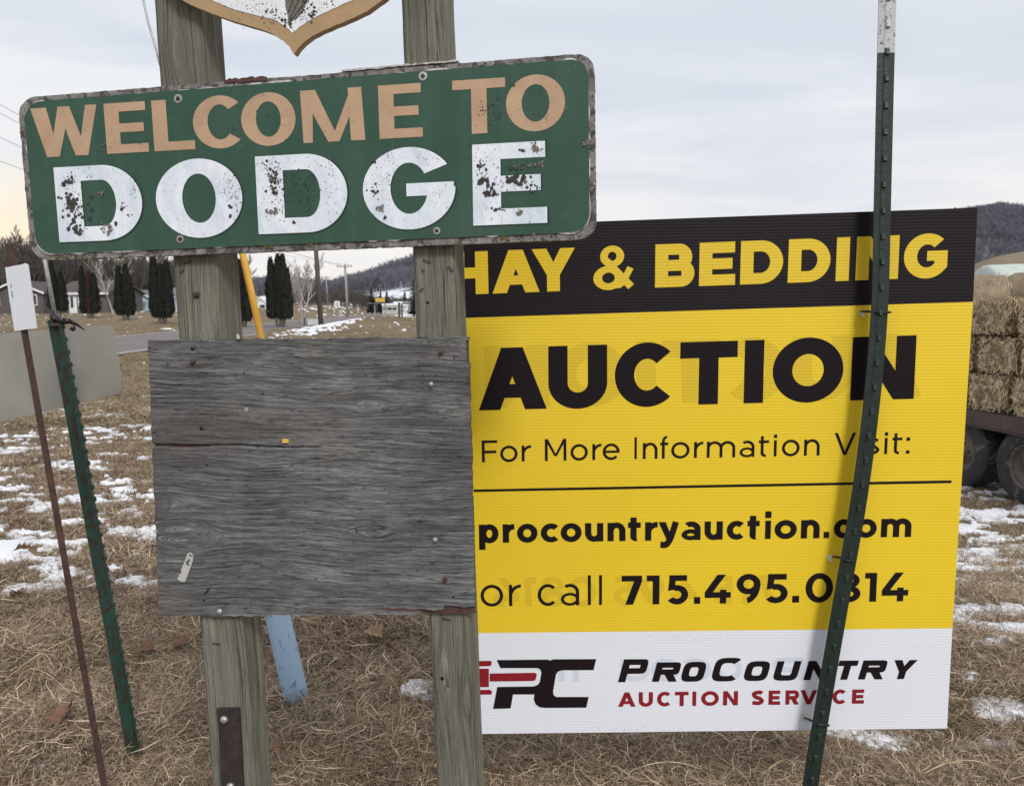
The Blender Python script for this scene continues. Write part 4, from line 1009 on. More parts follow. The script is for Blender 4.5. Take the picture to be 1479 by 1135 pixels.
# sign lettering by photographed extents: (character, left, right)
def lettering(pl, chars, base, top, t, m, name, parent, off, h=None, xh=.73, slant=0.0, per_letter=False, mirror=None, arc_over=1.0):
    """base/top: ((x,y),(x,y)) lines in photo pixels"""
    def ln(l, x): (a, b), (c, d) = l; return b + (d - b) * (x - a) / (c - a)
    vv, ff = [], []; objs = []
    for (ch, x0, x1) in chars:
        xm = (x0 + x1) / 2; cap = ln(base, xm) - ln(top, xm); W = (x1 - x0) / cap
        W_ = W - (slant if slant else 0)
        if per_letter: vv, ff = [], []
        for k, pc_ in enumerate(glyph(ch, W_, t, h, xh)):
            o_ = off + .00007 * (k + 1)
            def mp(q):
                x = x0 + (q[0] + slant * q[1]) * cap
                if mirror: x = mirror - x
                yb = ln(base, x); yt = ln(top, x); return pl.p(x, yb + q[1] * (yt - yb)) + pl.n * o_
            n = len(vv)
            if pc_[0] == 'p': vv += [mp(q) for q in pc_[1]]; ff.append(tuple(range(n, n + len(pc_[1]))))
            else:
                L_ = len(pc_[1]); vv += [mp(q) for q in pc_[1]] + [mp(q) for q in pc_[2]]
                ff += [(n + i, n + i + 1, n + L_ + i + 1, n + L_ + i) for i in range(L_ - 1)]
        if per_letter: objs.append(mobj(name, vv, ff, m, parent))
    if not per_letter: objs.append(mobj(name, vv, ff, m, parent))
    return objs
_g0 = glyph
def glyph(ch, W, t, h=None, xh=.73):
    if ch == 'W':
        a = t * 1.12; h_ = t * .82; m_ = W / 2
        return [Q_((0, 1), (a, 1), (W * .30 + a * .35, 0), (W * .30 - a * .45, 0)), Q_((m_ - h_ * .5, 1), (m_ + h_ * .55, 1), (W * .30 + a * .35, 0), (W * .30 - h_ * .35, 0)),
                Q_((m_ - h_ * .55, 1), (m_ + h_ * .5, 1), (W * .73 + a * .35, 0), (W * .73 - a * .45, 0)), Q_((W - h_, 1), (W, 1), (W * .73 + a * .35, 0), (W * .73 - h_ * .35, 0))]
    if ch == '|M':
        a = t * .95; h_ = t * .62
        return [Q_((W * .02, 0), (W * .02 + h_ * 1.0, 0), (W * .05 + h_ * 1.0, 1), (W * .0, 1)), Q_((0, 1), (a * 1.05, 1), (W * .5 + a * .42, .0), (W * .5 - a * .38, .0)),
                Q_((W - h_ * 1.3, 1), (W * .97, 1), (W * .5 + a * .40, 0), (W * .5 - h_ * .3, 0)), Q_((W - a, 0), (W, 0), (W * .97, 1), (W - a * 1.08, 1))]
    if ch == '|G':
        return [A_(W * .5, .5, W * .5, .515, t, h, 33, 360, 60), B_(W * .47, .40, W * .985, .56)]
    return _g0(ch, W, t, h, xh)

# ------------------------------------------------------------------ post front plane and posts
PF0 = Plane(at(30, 250, 1.545), at(860, 250, 1.362))
def shifted(pl, off):
    q = Plane(pl.o, pl.o + pl.u); q.v = pl.v.copy(); q.n = pl.n.copy(); q.u = pl.u.copy(); q.o = pl.o + pl.n * off; return q
PF = PF0; PG = shifted(PF0, .020); PP = shifted(PF0, .0135); PS = shifted(PF0, .022)
def timber(name, ta, ba, w, dpt, label, knots=(), parent=None, cat='wooden post', seed=1, m='post', twist=0):
    """ta, ba: pixels of the front left edge at top and bottom, on the post plane"""
    T = PF.p(*ta); Bt = PF.p(*ba); Bt = T + (Bt - T) * ((T.z + 0.25) / (T.z - Bt.z)); n = 90
    u = PF.u; nb = -PF.n; r = .006
    cs = []
    def edge(a0, b0, a1, b1, k):
        for i in range(k): cs.append((a0 + (a1 - a0) * i / k, b0 + (b1 - b0) * i / k))
    edge(r, 0, w - r, 0, 12); edge(w - r, 0, w, r, 3); edge(w, r, w, dpt - r, 10); edge(w, dpt - r, w - r, dpt, 2)
    edge(w - r, dpt, r, dpt, 4); edge(r, dpt, 0, dpt - r, 2); edge(0, dpt - r, 0, r, 6); edge(0, r, r, 0, 3)
    per = [0]
    for i in range(len(cs) - 1): per.append(per[-1] + math.hypot(cs[i + 1][0] - cs[i][0], cs[i + 1][1] - cs[i][1]))
    vv, gc = [], []; k = len(cs); Lg = (T - Bt).length
    for j in range(n + 1):
        t = j / n; c = T.lerp(Bt, t); al = t * Lg
        for i, (a, b_) in enumerate(cs):
            jx = .0011 * (vnoise(al * 22 + seed, per[i] * 50, seed) - .5)
            vv.append(c + u * (a + jx) + nb * (b_ + jx))
            x, y = al, per[i] + .004 * math.sin(al * 5.1 + seed) + .0025 * math.sin(al * 13 + seed * 2)
            for (ka, kp, kr, kh) in knots:
                dx = (al - ka); dy = per[i] - kp; q = math.exp(-(dx * dx) / (2 * (kr * 3.2) ** 2) - (dy * dy) / (2 * (kr * 1.5) ** 2)); y -= kh * q * np.tanh(dy / (kr * .5)) 
            gc.append((x, y, seed))
    ff = [(j * k + i, j * k + (i + 1) % k, (j + 1) * k + (i + 1) % k, (j + 1) * k + i) for j in range(n) for i in range(k)]
    ff += [tuple(range(k - 1, -1, -1)), tuple(n * k + i for i in range(k))]
    base = Vector((Bt.x, Bt.y, gzf(Bt.x, Bt.y)))
    e = empty(name, base, label, cat, 'square wooden posts carrying the town sign')
    mobj('timber', vv, ff, M[m], e, attr={'gc': gc}); return e, T, Bt
pL, TL0, BL0 = timber('wooden_post', (216, -60), (305, 1135), .0925, .083, 'left square wooden post of the town sign, with the rusty bolted plate near its foot', [(.17, .035, .012, .011), (.72, .05, .01, .008)], seed=3)
pR, TR0, BR0 = timber('wooden_post', (576, -60), (630.5, 1135), .0778, .080, 'right square wooden post of the town sign, knotty low down, beside the yellow sign', [(1.30, .022, .011, .010), (1.34, .062, .010, .008), (.2, .04, .01, .006)], seed=8)

# rusty plate bolted to the left post
def quad_box(pl, TLq, TRq, BRq, BLq, th, name, m, parent, origin=None):
    fr = [pl.p(*q) for q in (TLq, TRq, BRq, BLq)]; bk = [p - pl.n * th for p in fr]
    return mobj(name, fr + bk, [(3, 2, 1, 0), (4, 5, 6, 7), (0, 1, 5, 4), (1, 2, 6, 5), (2, 3, 7, 6), (3, 0, 4, 7)], m, parent, origin=origin)
PB = shifted(PF0, .0062)
pc = PB.p(332, 1140)
e = empty('steel_plate', (pc.x, pc.y, max(.02, pc.z - .25)), 'dark rusty flat steel plate bolted to the foot of the left wooden post', 'steel plate')
quad_box(PB, (313.5, 1023), (345, 1023), (354, 1190), (323, 1190), .006, 'plate', M['rustdk'], e)
def screw(px, py, r, parent, pl, m='galv', h=.004, washer=None, name='screw', dome=True, label=None):
    c = pl.p(px, py); sc = (c - CP).length / FPX; r = r * sc
    mb = MB(); mb.tube([c, c + pl.n * h, c + pl.n * (h + r * .35), c + pl.n * (h + r * .42)], [r, r, r * .7, r * .3], 10)
    o = mb.build(name, M[m], parent, True)
    if washer:
        mb = MB(); w = washer * sc; mb.tube([c, c + pl.n * .0013], [w, w * .93], 18); mb.build('washer', M['galv'] if washer > 0 else M['rust'], o)
    return o
screw(325, 1038, 5, e, PB, 'galv', .005, name='bolt'); screw(334, 1134, 5, e, PB, 'galv', .005, name='bolt')

# ------------------------------------------------------------------ green town sign
c0 = PG.p(440, 350)
gs = empty('town_sign', (c0.x, c0.y, c0.z), 'green wooden town sign reading WELCOME TO DODGE, screwed across the tops of both wooden posts', 'town sign')
out = rounded((25, 141), (857.5, 77), (861.5, 350), (44.5, 373.5), 0, 1)
out = rounded((24, 141.5), (858, 76), (861, 345), (45, 377), 27, 8)
rsj = np.random.default_rng(3)
def densify(pts, step=5, jit=.35, rs=rsj):
    o = []
    for i in range(len(pts)):
        a = np.array(pts[i]); b_ = np.array(pts[(i + 1) % len(pts)]); k = max(1, int(np.linalg.norm(b_ - a) / step))
        for j in range(k): o.append(tuple(a + (b_ - a) * j / k + rs.normal(size=2) * jit))
    return o
od = densify(out, 5, .3)
extrude_poly(PG, od, -.0015, -.0195, 'board', M['frame'], gs)
inn = densify(rounded((33.5, 148.5), (850, 84.5), (852, 335), (53.5, 368), 27, 8), 12, .25)
# sloping border then raised face
fr = [PG.p(x, y) + PG.n * .0012 for x, y in inn]; bk = [PG.p(x, y) - PG.n * .0016 for x, y in inn]; n = len(inn)
mobj('green_face', fr + bk, [tuple(range(n))] + [(i, (i + 1) % n, n + (i + 1) % n, n + i) for i in range(n)], M['green'], gs)
# chipped white paint line along the edge of the green
rim = densify(rounded((33.5, 148.5), (850, 84.5), (852, 335), (53.5, 368), 27, 8), 4, .1)
vv, ff = [], []
cc = np.array((445., 235.))
for i in range(len(rim)):
    p = np.array(rim[i]); q = np.array(rim[(i + 1) % len(rim)]); d = (p - cc) / np.linalg.norm(p - cc)
    wv_ = max(0, (fbm(p[0] * .035, p[1] * .05, 3, 12) - .60)) * 14 + (1.1 if (p[0] > 815 and p[1] > 290) or (p[0] < 80 and p[1] > 330) else 0)
    nn = np.array((-(q - p)[1], (q - p)[0])); nn /= np.linalg.norm(nn) + 1e-9
    if nn @ d < 0: nn = -nn
    vv += [PG.p(*(p - nn * .3)) + PG.n * .0014, PG.p(*(p + nn * min(wv_, 2.6))) + PG.n * .0003]
n = len(rim)
mobj('worn_white_edge', vv, [(2 * i, 2 * i + 1, 2 * ((i + 1) % n) + 1, 2 * ((i + 1) % n)) for i in range(n)], M['whitechip'], gs)
# letters, perspective lean of the stems handled in lettering2
def lettering2(pl, chars, base, top, t, m, name, parent, off, h=None, xh=.73, slant=0.0, per_letter=False, mirror=None, grow=0.0, shift=(0, 0)):
    def ln(l, x): (a, b), (c, d) = l; return b + (d - b) * (x - a) / (c - a)
    vv, ff, objs = [], [], []
    for (ch, x0, x1) in chars:
        xm = (x0 + x1) / 2; cap = ln(base, xm) - ln(top, xm); lean = (xm - 868) / 8700
        W = (x1 - x0) / cap; W_ = W - slant * (.2 if ch == 'R' else 1)
        if per_letter: vv, ff = [], []
        for k, pc_ in enumerate(glyph(ch, W_, t, h, xh)):
            o_ = off + .00007 * (k + 1)
            def mp(q):
                gx = q[0] + slant * q[1]; gy = q[1]
                if grow: gx = W / 2 + (gx - W / 2) * (1 + grow / W); gy = .5 + (gy - .5) * (1 + grow)
                x = x0 + gx * cap; dx = lean * (gy - .5) * cap
                if mirror: x = mirror - x; dx = -dx
                yb = ln(base, x); yt = ln(top, x); return pl.p(x + dx + shift[0], yb + gy * (yt - yb) + shift[1]) + pl.n * o_
            n = len(vv)
            if pc_[0] == 'p': vv += [mp(q) for q in pc_[1]]; ff.append(tuple(range(n, n + len(pc_[1]))))
            else:
                L_ = len(pc_[1]); vv += [mp(q) for q in pc_[1]] + [mp(q) for q in pc_[2]]
                ff += [(n + i, n + i + 1, n + L_ + i + 1, n + L_ + i) for i in range(L_ - 1)]
        if per_letter: objs.append(mobj(name, vv, ff, m, parent))
    if not per_letter: objs.append(mobj(name, vv, ff, m, parent))
    return objs
wc = [('W', 47.6, 143.4), ('E', 153, 213.5), ('L', 221.5, 280.5), ('C', 279.5, 353), ('O', 349, 427.4), ('|M', 435.5, 526.5), ('E', 547.5, 610), ('T', 654, 730.5), ('O', 731, 816.3)]
lettering2(PG, wc, ((95, 226), (692, 193.5)), ((95, 154.5), (692, 115)), .285, M['tan'], 'letter', gs, .0016, .175, per_letter=True)
dg = [('D', 82.5, 206), ('O', 226, 350.5), ('D', 371.5, 502), ('|G', 524.6, 658), ('E', 683, 789.8)]
db, dt = ((100, 349.5), (740, 324)), ((100, 241.5), (740, 206.5))
lettering2(PG, dg, db, dt, .35, M['shadowpaint'], 'letter_outline', gs, .0013, .20, grow=.028, shift=(1.4, .6), per_letter=True)
lettering2(PG, dg, db, dt, .345, M['dwhite'], 'letter', gs, .0016, .195, per_letter=True)
for (x, y, wm) in ((257.5, 143, 5.6), (611, 110.5, 6.2), (260.5, 345.5, 5.2), (631, 333.5, 5.2)):
    screw(x, y, 3.2, gs, shifted(PG, .0012), 'rust', .001, washer=wm)
# lichen
def blobs(pl, specs, off, m, name, parent, seed):
    rs = np.random.default_rng(seed); vv, ff = [], []
    for (px, py, sx, sy, n, r0, r1) in specs:
        for k in range(n):
            x = px + rs.normal() * sx; y = py + rs.normal() * sy; r_ = (r0 + (r1 - r0) * rs.random() ** 2.6) * .72
            kk = 9 if r_ > 2 else 6; b_ = len(vv); c = pl.p(x, y) + pl.n * off; hgt_ = min(.0007, r_ * .00022)
            vv.append(c + pl.n * hgt_)
            for j in range(kk):
                a = 6.283 * j / kk; q = r_ * rs.uniform(.72, 1.25); vv.append(pl.p(x + q * math.cos(a), y + q * math.sin(a)) + pl.n * off)
            ff += [(b_, b_ + 1 + j, b_ + 1 + (j + 1) % kk) for j in range(kk)]
    o = mobj(name, vv, ff, M[m], parent); o['kind'] = 'stuff'; return o
dk = [(104, 262, 4, 8, 30, .6, 4), (101, 290, 5, 12, 60, .8, 5), (113, 305, 8, 12, 60, .7, 5), (114, 330, 8, 6, 30, .7, 4.5), (120, 280, 12, 22, 80, .3, 1.5),
      (178, 296, 5, 6, 14, .6, 2), (178, 304, 2, 2, 3, 2.5, 4), (170, 325, 1, 1, 2, 2, 3.5), (196, 270, 6, 14, 60, .3, 1.2), (145, 252, 25, 5, 40, .3, 1.0),
      (331, 270, 8, 14, 110, .3, 1.3), (332, 298, 3, 1, 3, 2.5, 3.6), (333, 312, 1, 1, 2, 2.5, 3.5), (340, 285, 5, 18, 60, .3, 1.4), (270, 300, 20, 25, 50, .2, .8),
      (392, 252, 5, 12, 70, .5, 3), (398, 268, 4, 10, 50, .8, 4), (405, 290, 12, 22, 120, .3, 1.4), (390, 240, 12, 6, 50, .3, 1.6), (425, 321, 1.5, 1.5, 5, 2, 4),
      (436, 262, 16, 14, 120, .3, 1.8), (440, 285, 14, 14, 60, .4, 2.2), (480, 262, 10, 22, 90, .3, 1.3), (470, 240, 15, 8, 40, .3, 1.2),
      (540, 237, 3, 2, 6, 1, 3), (541, 277, 4, 5, 9, 1.5, 4), (560, 316, 3, 1.5, 3, 2, 3.5), (560, 250, 10, 20, 100, .2, 1.2), (555, 290, 10, 20, 60, .3, 1.1), (620, 225, 12, 6, 40, .3, 1.1), (636, 285, 12, 14, 40, .3, 1.1),
      (700, 245, 6, 10, 30, 1, 4), (705, 270, 8, 8, 24, 1.5, 6), (708, 281, 4, 2, 8, 3, 6.5), (722, 303, 8, 2, 14, 1.5, 4), (741, 262, 6, 3, 14, 3, 8), (758, 264, 4, 2, 7, 2, 5), (774, 268, 6, 4, 12, 1.5, 4),
      (738, 265, 18, 8, 60, .4, 1.6), (752, 217, 3, 2, 6, 2, 5), (700, 255, 12, 30, 90, .3, 1.3), (745, 242, 8, 1.5, 10, 1, 3.4), (770, 222, 15, 8, 40, .3, 1.3),
      (695, 158, 4, 4, 6, 1, 3), (712, 160, 10, 12, 50, .4, 1.8), (775, 155, 8, 16, 50, .3, 1.2), (390, 165, 8, 16, 12, .6, 2.2), (746, 125, 2, 1, 3, 1, 2.6), (335, 186, 4, 3, 4, .6, 1.6), (124, 188, 3, 2, 2, .8, 1.6), (190, 208, 14, 3, 14, .4, 1.1)]
blobs(PG, dk, .0026, 'lichen', 'lichen', gs, 1)
pale = [(148, 280, 2.5, 2.5, 14, 1.2, 3.2), (156, 330, 4.5, 3.5, 30, 1.4, 3.6), (189, 310, 1.5, 1, 4, 1.5, 3), (397, 306, 7, 2.5, 26, 1.2, 3.8), (550, 301, 4, 2.5, 18, 1.4, 4), (775, 215, 4, 3.5, 22, 1.4, 4.2), (750, 308, 2.5, 2.2, 14, 1.5, 4),
        (763, 240, 16, 2, 26, 1, 3), (783, 239, 3, 3, 9, 1.4, 3.2), (150, 210, 1.5, 1.5, 4, 1, 2.4), (150, 222, 10, 6, 9, .4, 1.2), (100, 218, 6, 4, 8, .4, 1.2), (848, 208, 4, 3, 16, 1.5, 4.2), (852, 180, 3, 5, 12, 1.2, 3.4), (770, 341, 5, 2, 12, 1.2, 3.4), (715, 160, 12, 14, 14, .4, 1.2), (842, 247, 1, 1, 1, 1, 2)]
blobs(PG, pale, .0029, 'lichen_pale', 'pale_lichen', gs, 2)
ed = []
for k in range(70):
    x = random.uniform(60, 835); ed.append((x, 138.5 - (x - 24) * .0785 + 6.5, 2.5, .8, 3, .4, 1.5) if random.random() < .5 else (x, 371 - (x - 45) * .0385 + random.uniform(-.8, .8), 2.5, .8, 3, .4, 1.5))
blobs(PG, ed, .0006, 'lichen', 'lichen', gs, 5)
blobs(PG, [(90, 371, 6, 1.5, 14, 1, 3.4), (121, 369, 3, 1.5, 8, 1, 3), (388, 357.5, 4, 1.5, 10, 1, 3.2), (440, 354, 8, 1.5, 12, 1, 3), (728, 344, 4, 2, 14, 1, 3.6), (795, 340, 5, 1, 6, 1, 2.6), (30, 190, 1, 2, 4, 1, 2)], .0010, 'lichen_yellow', 'yellow_lichen', gs, 6)
# broken dark chunk on top edge
tp = densify([(324, 116), (352, 112.5), (384, 110), (386, 116), (345, 119.5), (326, 120)], 4, .7)
extrude_poly(PG, tp, .0008, -.012, 'rotten_edge', M['plyred'], gs)
tp = densify([(494, 101), (580, 93.5), (662, 87), (662, 89), (580, 96), (494, 104)], 5, .5)
extrude_poly(PG, tp, .0005, -.016, 'worn_white_edge', M['whitechip'], gs)

# ------------------------------------------------------------------ shield above the sign
def shield_half(s):  # measured lower outline; mirrored about x=423 and carried on above the frame
    return [(423, 79), (414, 66), (400, 54), (380, 45), (350, 35), (312, 23), (280, 12), (255, -2)]
Lh = [(424.5, 79), (418, 68), (408, 58), (394, 49), (372, 41), (340, 32), (305, 20), (276, 8), (255, -4), (238, -24), (228, -52), (226, -90), (240, -128), (258, -150)]
Rh = [(431, 70), (438, 62), (450, 53), (470, 43), (500, 31), (530, 17), (557, -3), (572, -24), (580, -52), (582, -90), (570, -128), (556, -150)]
shp = Lh + [(330, -158), (405, -172), (480, -160)] + Rh[::-1]
c0 = PS.p(423, 79)
sh = empty('town_crest', (c0.x, c0.y, c0.z), 'pointed white shield with tan border, lichen spotted, hanging above the green sign', 'shield')
extrude_poly(PS, densify(shp, 6, .2), 0, -.016, 'board', M['gold'], sh)
cx_, cy_ = 419, -60
Li = [(422.5, 48.5), (412, 38), (396, 29), (372, 23), (340, 15), (312, 4), (288, -10), (262, -34), (250, -60), (248, -90), (262, -122)]
Ri = [(433, 40), (450, 28), (480, 14), (520, -4), (543, -24), (556, -50), (558, -90), (548, -122)]
shi = Li + [(330, -132), (405, -146), (480, -134)] + Ri[::-1]
fr = [PS.p(x, y) + PS.n * .0008 for x, y in densify(shi, 6, .2)]
mobj('white_face', fr, [tuple(range(len(fr)))], M['swhite'], sh)
em = [(417, 37), (424, 30), (437, 17), (446, 2), (452, -20), (440, -30), (416, -22), (412, 0), (414, 18)]
fr = [PS.p(x, y) + PS.n * .0011 for x, y in densify(em, 3, .7)]
mobj('painted_ornament', fr, [tuple(range(len(fr)))], M['lichen_pale'], sh)
for (p0, p1) in (((418, 34), (444, 0)), ((420, 26), (436, -6)), ((426, 30), (440, 14)), ((416, 20), (428, -10))):
    a = PS.p(*p0) + PS.n * .0014; b2 = PS.p(*p1) + PS.n * .0014; mb = MB(); mb.tube([a, b2], [.0007, .0009], 4); mb.build('ornament_line', M['lichen'], sh)
blobs(PS, [(400, 17, 8, 4, 16, 1, 3.2), (412, 30, 8, 6, 24, 1, 4), (375, 13, 10, 4, 14, .8, 2.2), (445, 12, 8, 8, 26, 1, 4), (452, 20, 5, 3, 8, 1.5, 4), (340, 5, 20, 6, 34, .4, 1.5), (400, 25, 25, 9, 60, .4, 1.4), (470, 5, 14, 6, 30, .5, 2.2), (365, 22, 20, 5, 30, .3, 1.2)], .0013, 'lichen', 'lichen', sh, 9)

# ------------------------------------------------------------------ plywood board
c0 = PP.p(450, 888)
pw = empty('plywood_board', (c0.x, c0.y, c0.z), 'blank weathered grey plywood board nailed across both wooden posts below the town sign', 'plywood board')
NX, NY = 300, 260
cor = [np.array(q, float) for q in ((213.5, 491.5), (676, 486.5), (685.5, 886.5), (229.5, 890))]
knots = [(265, 772, 19, 1.25), (540, 766, 11, 1.2), (532, 585, 12, .7), (236, 728, 18, .6)]
vv, gc, dep = [], [], []
U, Vv = np.meshgrid(np.linspace(0, 1, NX + 1), np.linspace(0, 1, NY + 1))
PX = (cor[0][0] * (1 - U) + cor[1][0] * U) * (1 - Vv) + (cor[3][0] * (1 - U) + cor[2][0] * U) * Vv
PY = (cor[0][1] * (1 - U) + cor[1][1] * U) * (1 - Vv) + (cor[3][1] * (1 - U) + cor[2][1] * U) * Vv
jl = (fbm(np.linspace(0, 40, NY + 1), 3.3 + 0 * np.linspace(0, 1, NY + 1), 3, 3) - .5) * 4
jr = (fbm(np.linspace(0, 40, NY + 1), 7.3 + 0 * np.linspace(0, 1, NY + 1), 3, 4) - .5) * 5 - 4 * (np.abs(np.linspace(0, 1, NY + 1) - .055) < .04)
jt = (fbm(np.linspace(0, 50, NX + 1), 1.3 + 0 * np.linspace(0, 1, NX + 1), 3, 5) - .5) * 4
jb = (fbm(np.linspace(0, 50, NX + 1), 5.3 + 0 * np.linspace(0, 1, NX + 1), 3, 6) - .5) * 3
PX = PX + np.where(U < .02, jl[:, None], 0) + np.where(U > .985, jr[:, None] * (U > .999), 0)
PY = PY + np.where(Vv < .001, jt[None, :], 0) + np.where(Vv > .999, jb[None, :], 0)
WY = PY + 3 * np.sin(PX / 88) * np.exp(-((PY - 560) / 70) ** 2) + 3 * np.sin(PX / 60 + 1) * np.exp(-((PY - 840) / 50) ** 2) + 1.6 * np.sin(PX / 37 + PY / 50) + 3.5 * (fbm(PX / 60, PY / 25, 3, 71) - .5) + (PX - 440) * -.03
for (kx, ky, kr, ks) in knots:
    dx = (PX - kx) / (kr * 2.4); dy = (PY - ky) / (kr * 1.2); q = np.exp(-dx ** 2 - dy ** 2)
    WY = WY - ks * kr * 1.25 * q * np.tanh((PY - ky) / (kr * .55))
gcx = PX / 1000; gcy = WY / 1000
gr = fbm(gcx * 18, gcy * 420, 3, 51, .6) + .5 * fbm(gcx * 28, gcy * 1000, 2, 52)
D = (gr - gr.mean()) * .0012
# long split from the left edge, and other checks
def split(x0, x1, y0, wd, dp, wob):
    global D
    yc = y0 + wob * np.sin((PX - x0) / 26) + (PX - x0) * .012
    wq = wd * np.clip((x1 - PX) / (x1 - x0), 0, 1) ** .6 * (PX >= x0 - 1)
    D = D - dp * np.clip(1 - np.abs(PY - yc) / (wq + .01), 0, 1) ** .5 * (wq > .15)
split(213, 465, 642.5, 2.9, .009, .9); split(330, 410, 863, 1.1, .003, .4); split(226, 300, 683, .9, .002, .6); split(214, 330, 560, .7, .0015, 1.5); split(420, 600, 700, .6, .0012, .7); split(470, 680, 655, .6, .0012, .5)
red = (PX > 605 + 12 * (PY < 880)) & (PY > 876.5 + 4.5 * (PX < 640) + 1.5 * np.sin(PX / 7)) 
red2 = (PX > 546) & (PX < 607) & (np.abs(PY - 877.5 - (PX - 546) * .05) < 1.6)
D = np.where(red, D - .0045, D)
P0 = np.array(CP)
# vectorised projection to the plane
RM = np.array(ML); dd = np.stack([(PX - CX) / FPX, -(PY - CY) / FPX, -np.ones_like(PX)], -1) @ RM.T
nvec = np.array(PP.n); tt = ((np.array(PP.o) - P0) @ nvec) / (dd @ nvec)
W3 = P0 + dd * tt[..., None] + nvec * D[..., None]
bk = P0 + dd * tt[..., None] - nvec * .013
I = np.arange((NX + 1) * (NY + 1)).reshape(NY + 1, NX + 1)
F1 = np.stack([I[:-1, :-1], I[1:, :-1], I[1:, 1:], I[:-1, 1:]], -1).reshape(-1, 4)
off = (NX + 1) * (NY + 1); F2 = F1[:, ::-1] + off
def skirt(a): return np.stack([a[:-1], a[1:], a[1:] + off, a[:-1] + off], -1)
F3 = np.concatenate([skirt(I[0]), skirt(I[-1]), skirt(I[:, 0]), skirt(I[:, -1])])
redf = (red | red2)[:-1, :-1].reshape(-1).astype(int)
crk = (np.abs(PY - 643 - (PX - 213) * .012) < 1.2) & (PX < 300)
redf = np.maximum(redf, crk[:-1, :-1].reshape(-1).astype(int))
mi = np.concatenate([redf, np.zeros(len(F2), int), np.zeros(len(F3), int)])
gcv = np.stack([gcx, gcy, np.zeros_like(gcx)], -1).reshape(-1, 3)
mobj('board', np.concatenate([W3.reshape(-1, 3), bk.reshape(-1, 3)]), np.concatenate([F1, F2, F3]), None, pw, mats=[M['ply'], M['plyred']], midx=mi, attr={'gc': np.concatenate([gcv, gcv])})
for (x, y, r_, mm) in ((623, 555, 4.0, 'galv'), (629, 779, 4.0, 'galv'), (318, 882.5, 4.2, 'galv'), (279, 522.5, 3.4, 'rust'), (637, 509.5, 3.4, 'rust'), (643, 836, 3.4, 'rust')):
    screw(x, y, r_, pw, PP, mm, .003, name='screw' if mm == 'galv' else 'nail')
for (x, y, r_) in ((277.5, 504, 2.6), (291, 619, 3.0), (298.5, 671, 1.6), (619, 494, 1.3), (656, 517.5, 1.4), (295, 867, 1.6), (655, 862, 1.6), (353, 538, 1.3), (360, 812, 1.0)):
    c = PP.p(x, y); sc = (c - CP).length / FPX; mb = MB(); mb.tube([c + PP.n * .0002, c + PP.n * .0006], [r_ * sc, r_ * sc * .9], 9); mb.build('nail_hole', M['dark'], pw)
def rod(pl, a, b2, r_, nm, m, parent, h0=.002, h1=.006):
    mb = MB(); mb.tube([pl.p(*a) + pl.n * h0, pl.p(*b2) + pl.n * h1], r_, 6); return mb.build(nm, M[m], parent)
rod(PP, (296, 856), (305, 847), .0016, 'bent_nail', 'rust', pw); rod(PP, (242, 524), (245, 527), .0015, 'bent_nail', 'rust', pw); rod(PP, (279, 503), (287, 500), .001, 'bent_nail', 'rust', pw)
rod(PP, (344, 484), (347, 490), .003, 'staple', 'galv', pw)
# small yellow chip
c0 = PP.p(413, 637); ch = extrude_poly(PP, [(409, 633.5), (417.5, 633.5), (417.5, 639), (409, 639.5)], .0035, .0005, 'yellow_chip', M['yellow_pl'], pw)
extrude_poly(PP, [(353.5, 588), (359, 588), (359.5, 595), (354, 595)], .002, .0003, 'metal_chip', M['galv'], pw)
# aluminium tag with a 4
c0 = PP.p(268, 838)
tgo = empty('metal_tag', (c0.x, c0.y, c0.z), 'small white aluminium tag with a 4, hanging from a nail low on the plywood left', 'tag')
tp = [(272, 798.5), (276, 796.5), (280.5, 799.5), (279.5, 810), (274.5, 824), (268.5, 839.5), (262.5, 839), (257.5, 835), (261, 828), (263.5, 825), (262.5, 822), (267, 812)]
extrude_poly(PP, tp, .0032, .0018, 'plate', M['tagm'], tgo)
screw(276, 800.5, 2.6, tgo, shifted(PP, .003), 'galv', .001, name='nail')
pt = shifted(PP, .0037)
mb = MB()
for a, b2 in (((273.2, 816), (268.8, 811.8)), ((268.8, 811.8), (273.8, 808)), ((269.8, 815.6), (274.2, 807.2))):
    mb.tube([pt.p(*a), pt.p(*b2)], .0007, 5)
mb.build('digit', M['black_plastic'], tgo)
for (x, y) in ((305, 570), (318, 602)): pass

# staples on the posts
c0 = PF.p(281, 395)
def staple(p0, p1, parent, rr_=.0011):
    a = PF.p(*p0); b2 = PF.p(*p1); mb = MB(); n_ = PF.n
    mb.tube([a - n_ * .004, a + n_ * .003, b2 + n_ * .003, b2 - n_ * .004], rr_, 5); mb.build('staple', M['rust'], parent)
for (a, b2) in (((266, 381), (275, 378)), ((262, 394), (266, 390)), ((308, 928), (318, 929))): staple(a, b2, pL)
for (a, b2) in (((612, 375), (622, 379)), ((648, 385), (654, 391)), ((610, 389), (613, 392)), ((640, 892), (650, 894)), ((607, 420), (611, 417))): staple(a, b2, pR)
screw(284, 426, 4.2, pL, PF, 'rust', .003); screw(618, 437, 2, pR, PF, 'dark', .001, name='nail')
mb = MB(); c = PF.p(638.5, 979.5); mb.tube([c + PF.n * .0003, c + PF.n * .0009], [.004, .0035], 8); mb.build('knot_hole', M['dark'], pR)
# wire behind the left post
mb = MB(); mb.tube([at(196, -60, 1.70), at(207, 0, 1.70), at(214, 33, 1.70), at(224, 66, 1.70), at(238, 120, 1.70)], .0023, 6)
tag(mb.build('loose_wire', M['galv'], None, True, origin=at(238, 120, 1.70)), 'thin grey wire slanting down behind the left wooden post above the sign', 'wire')

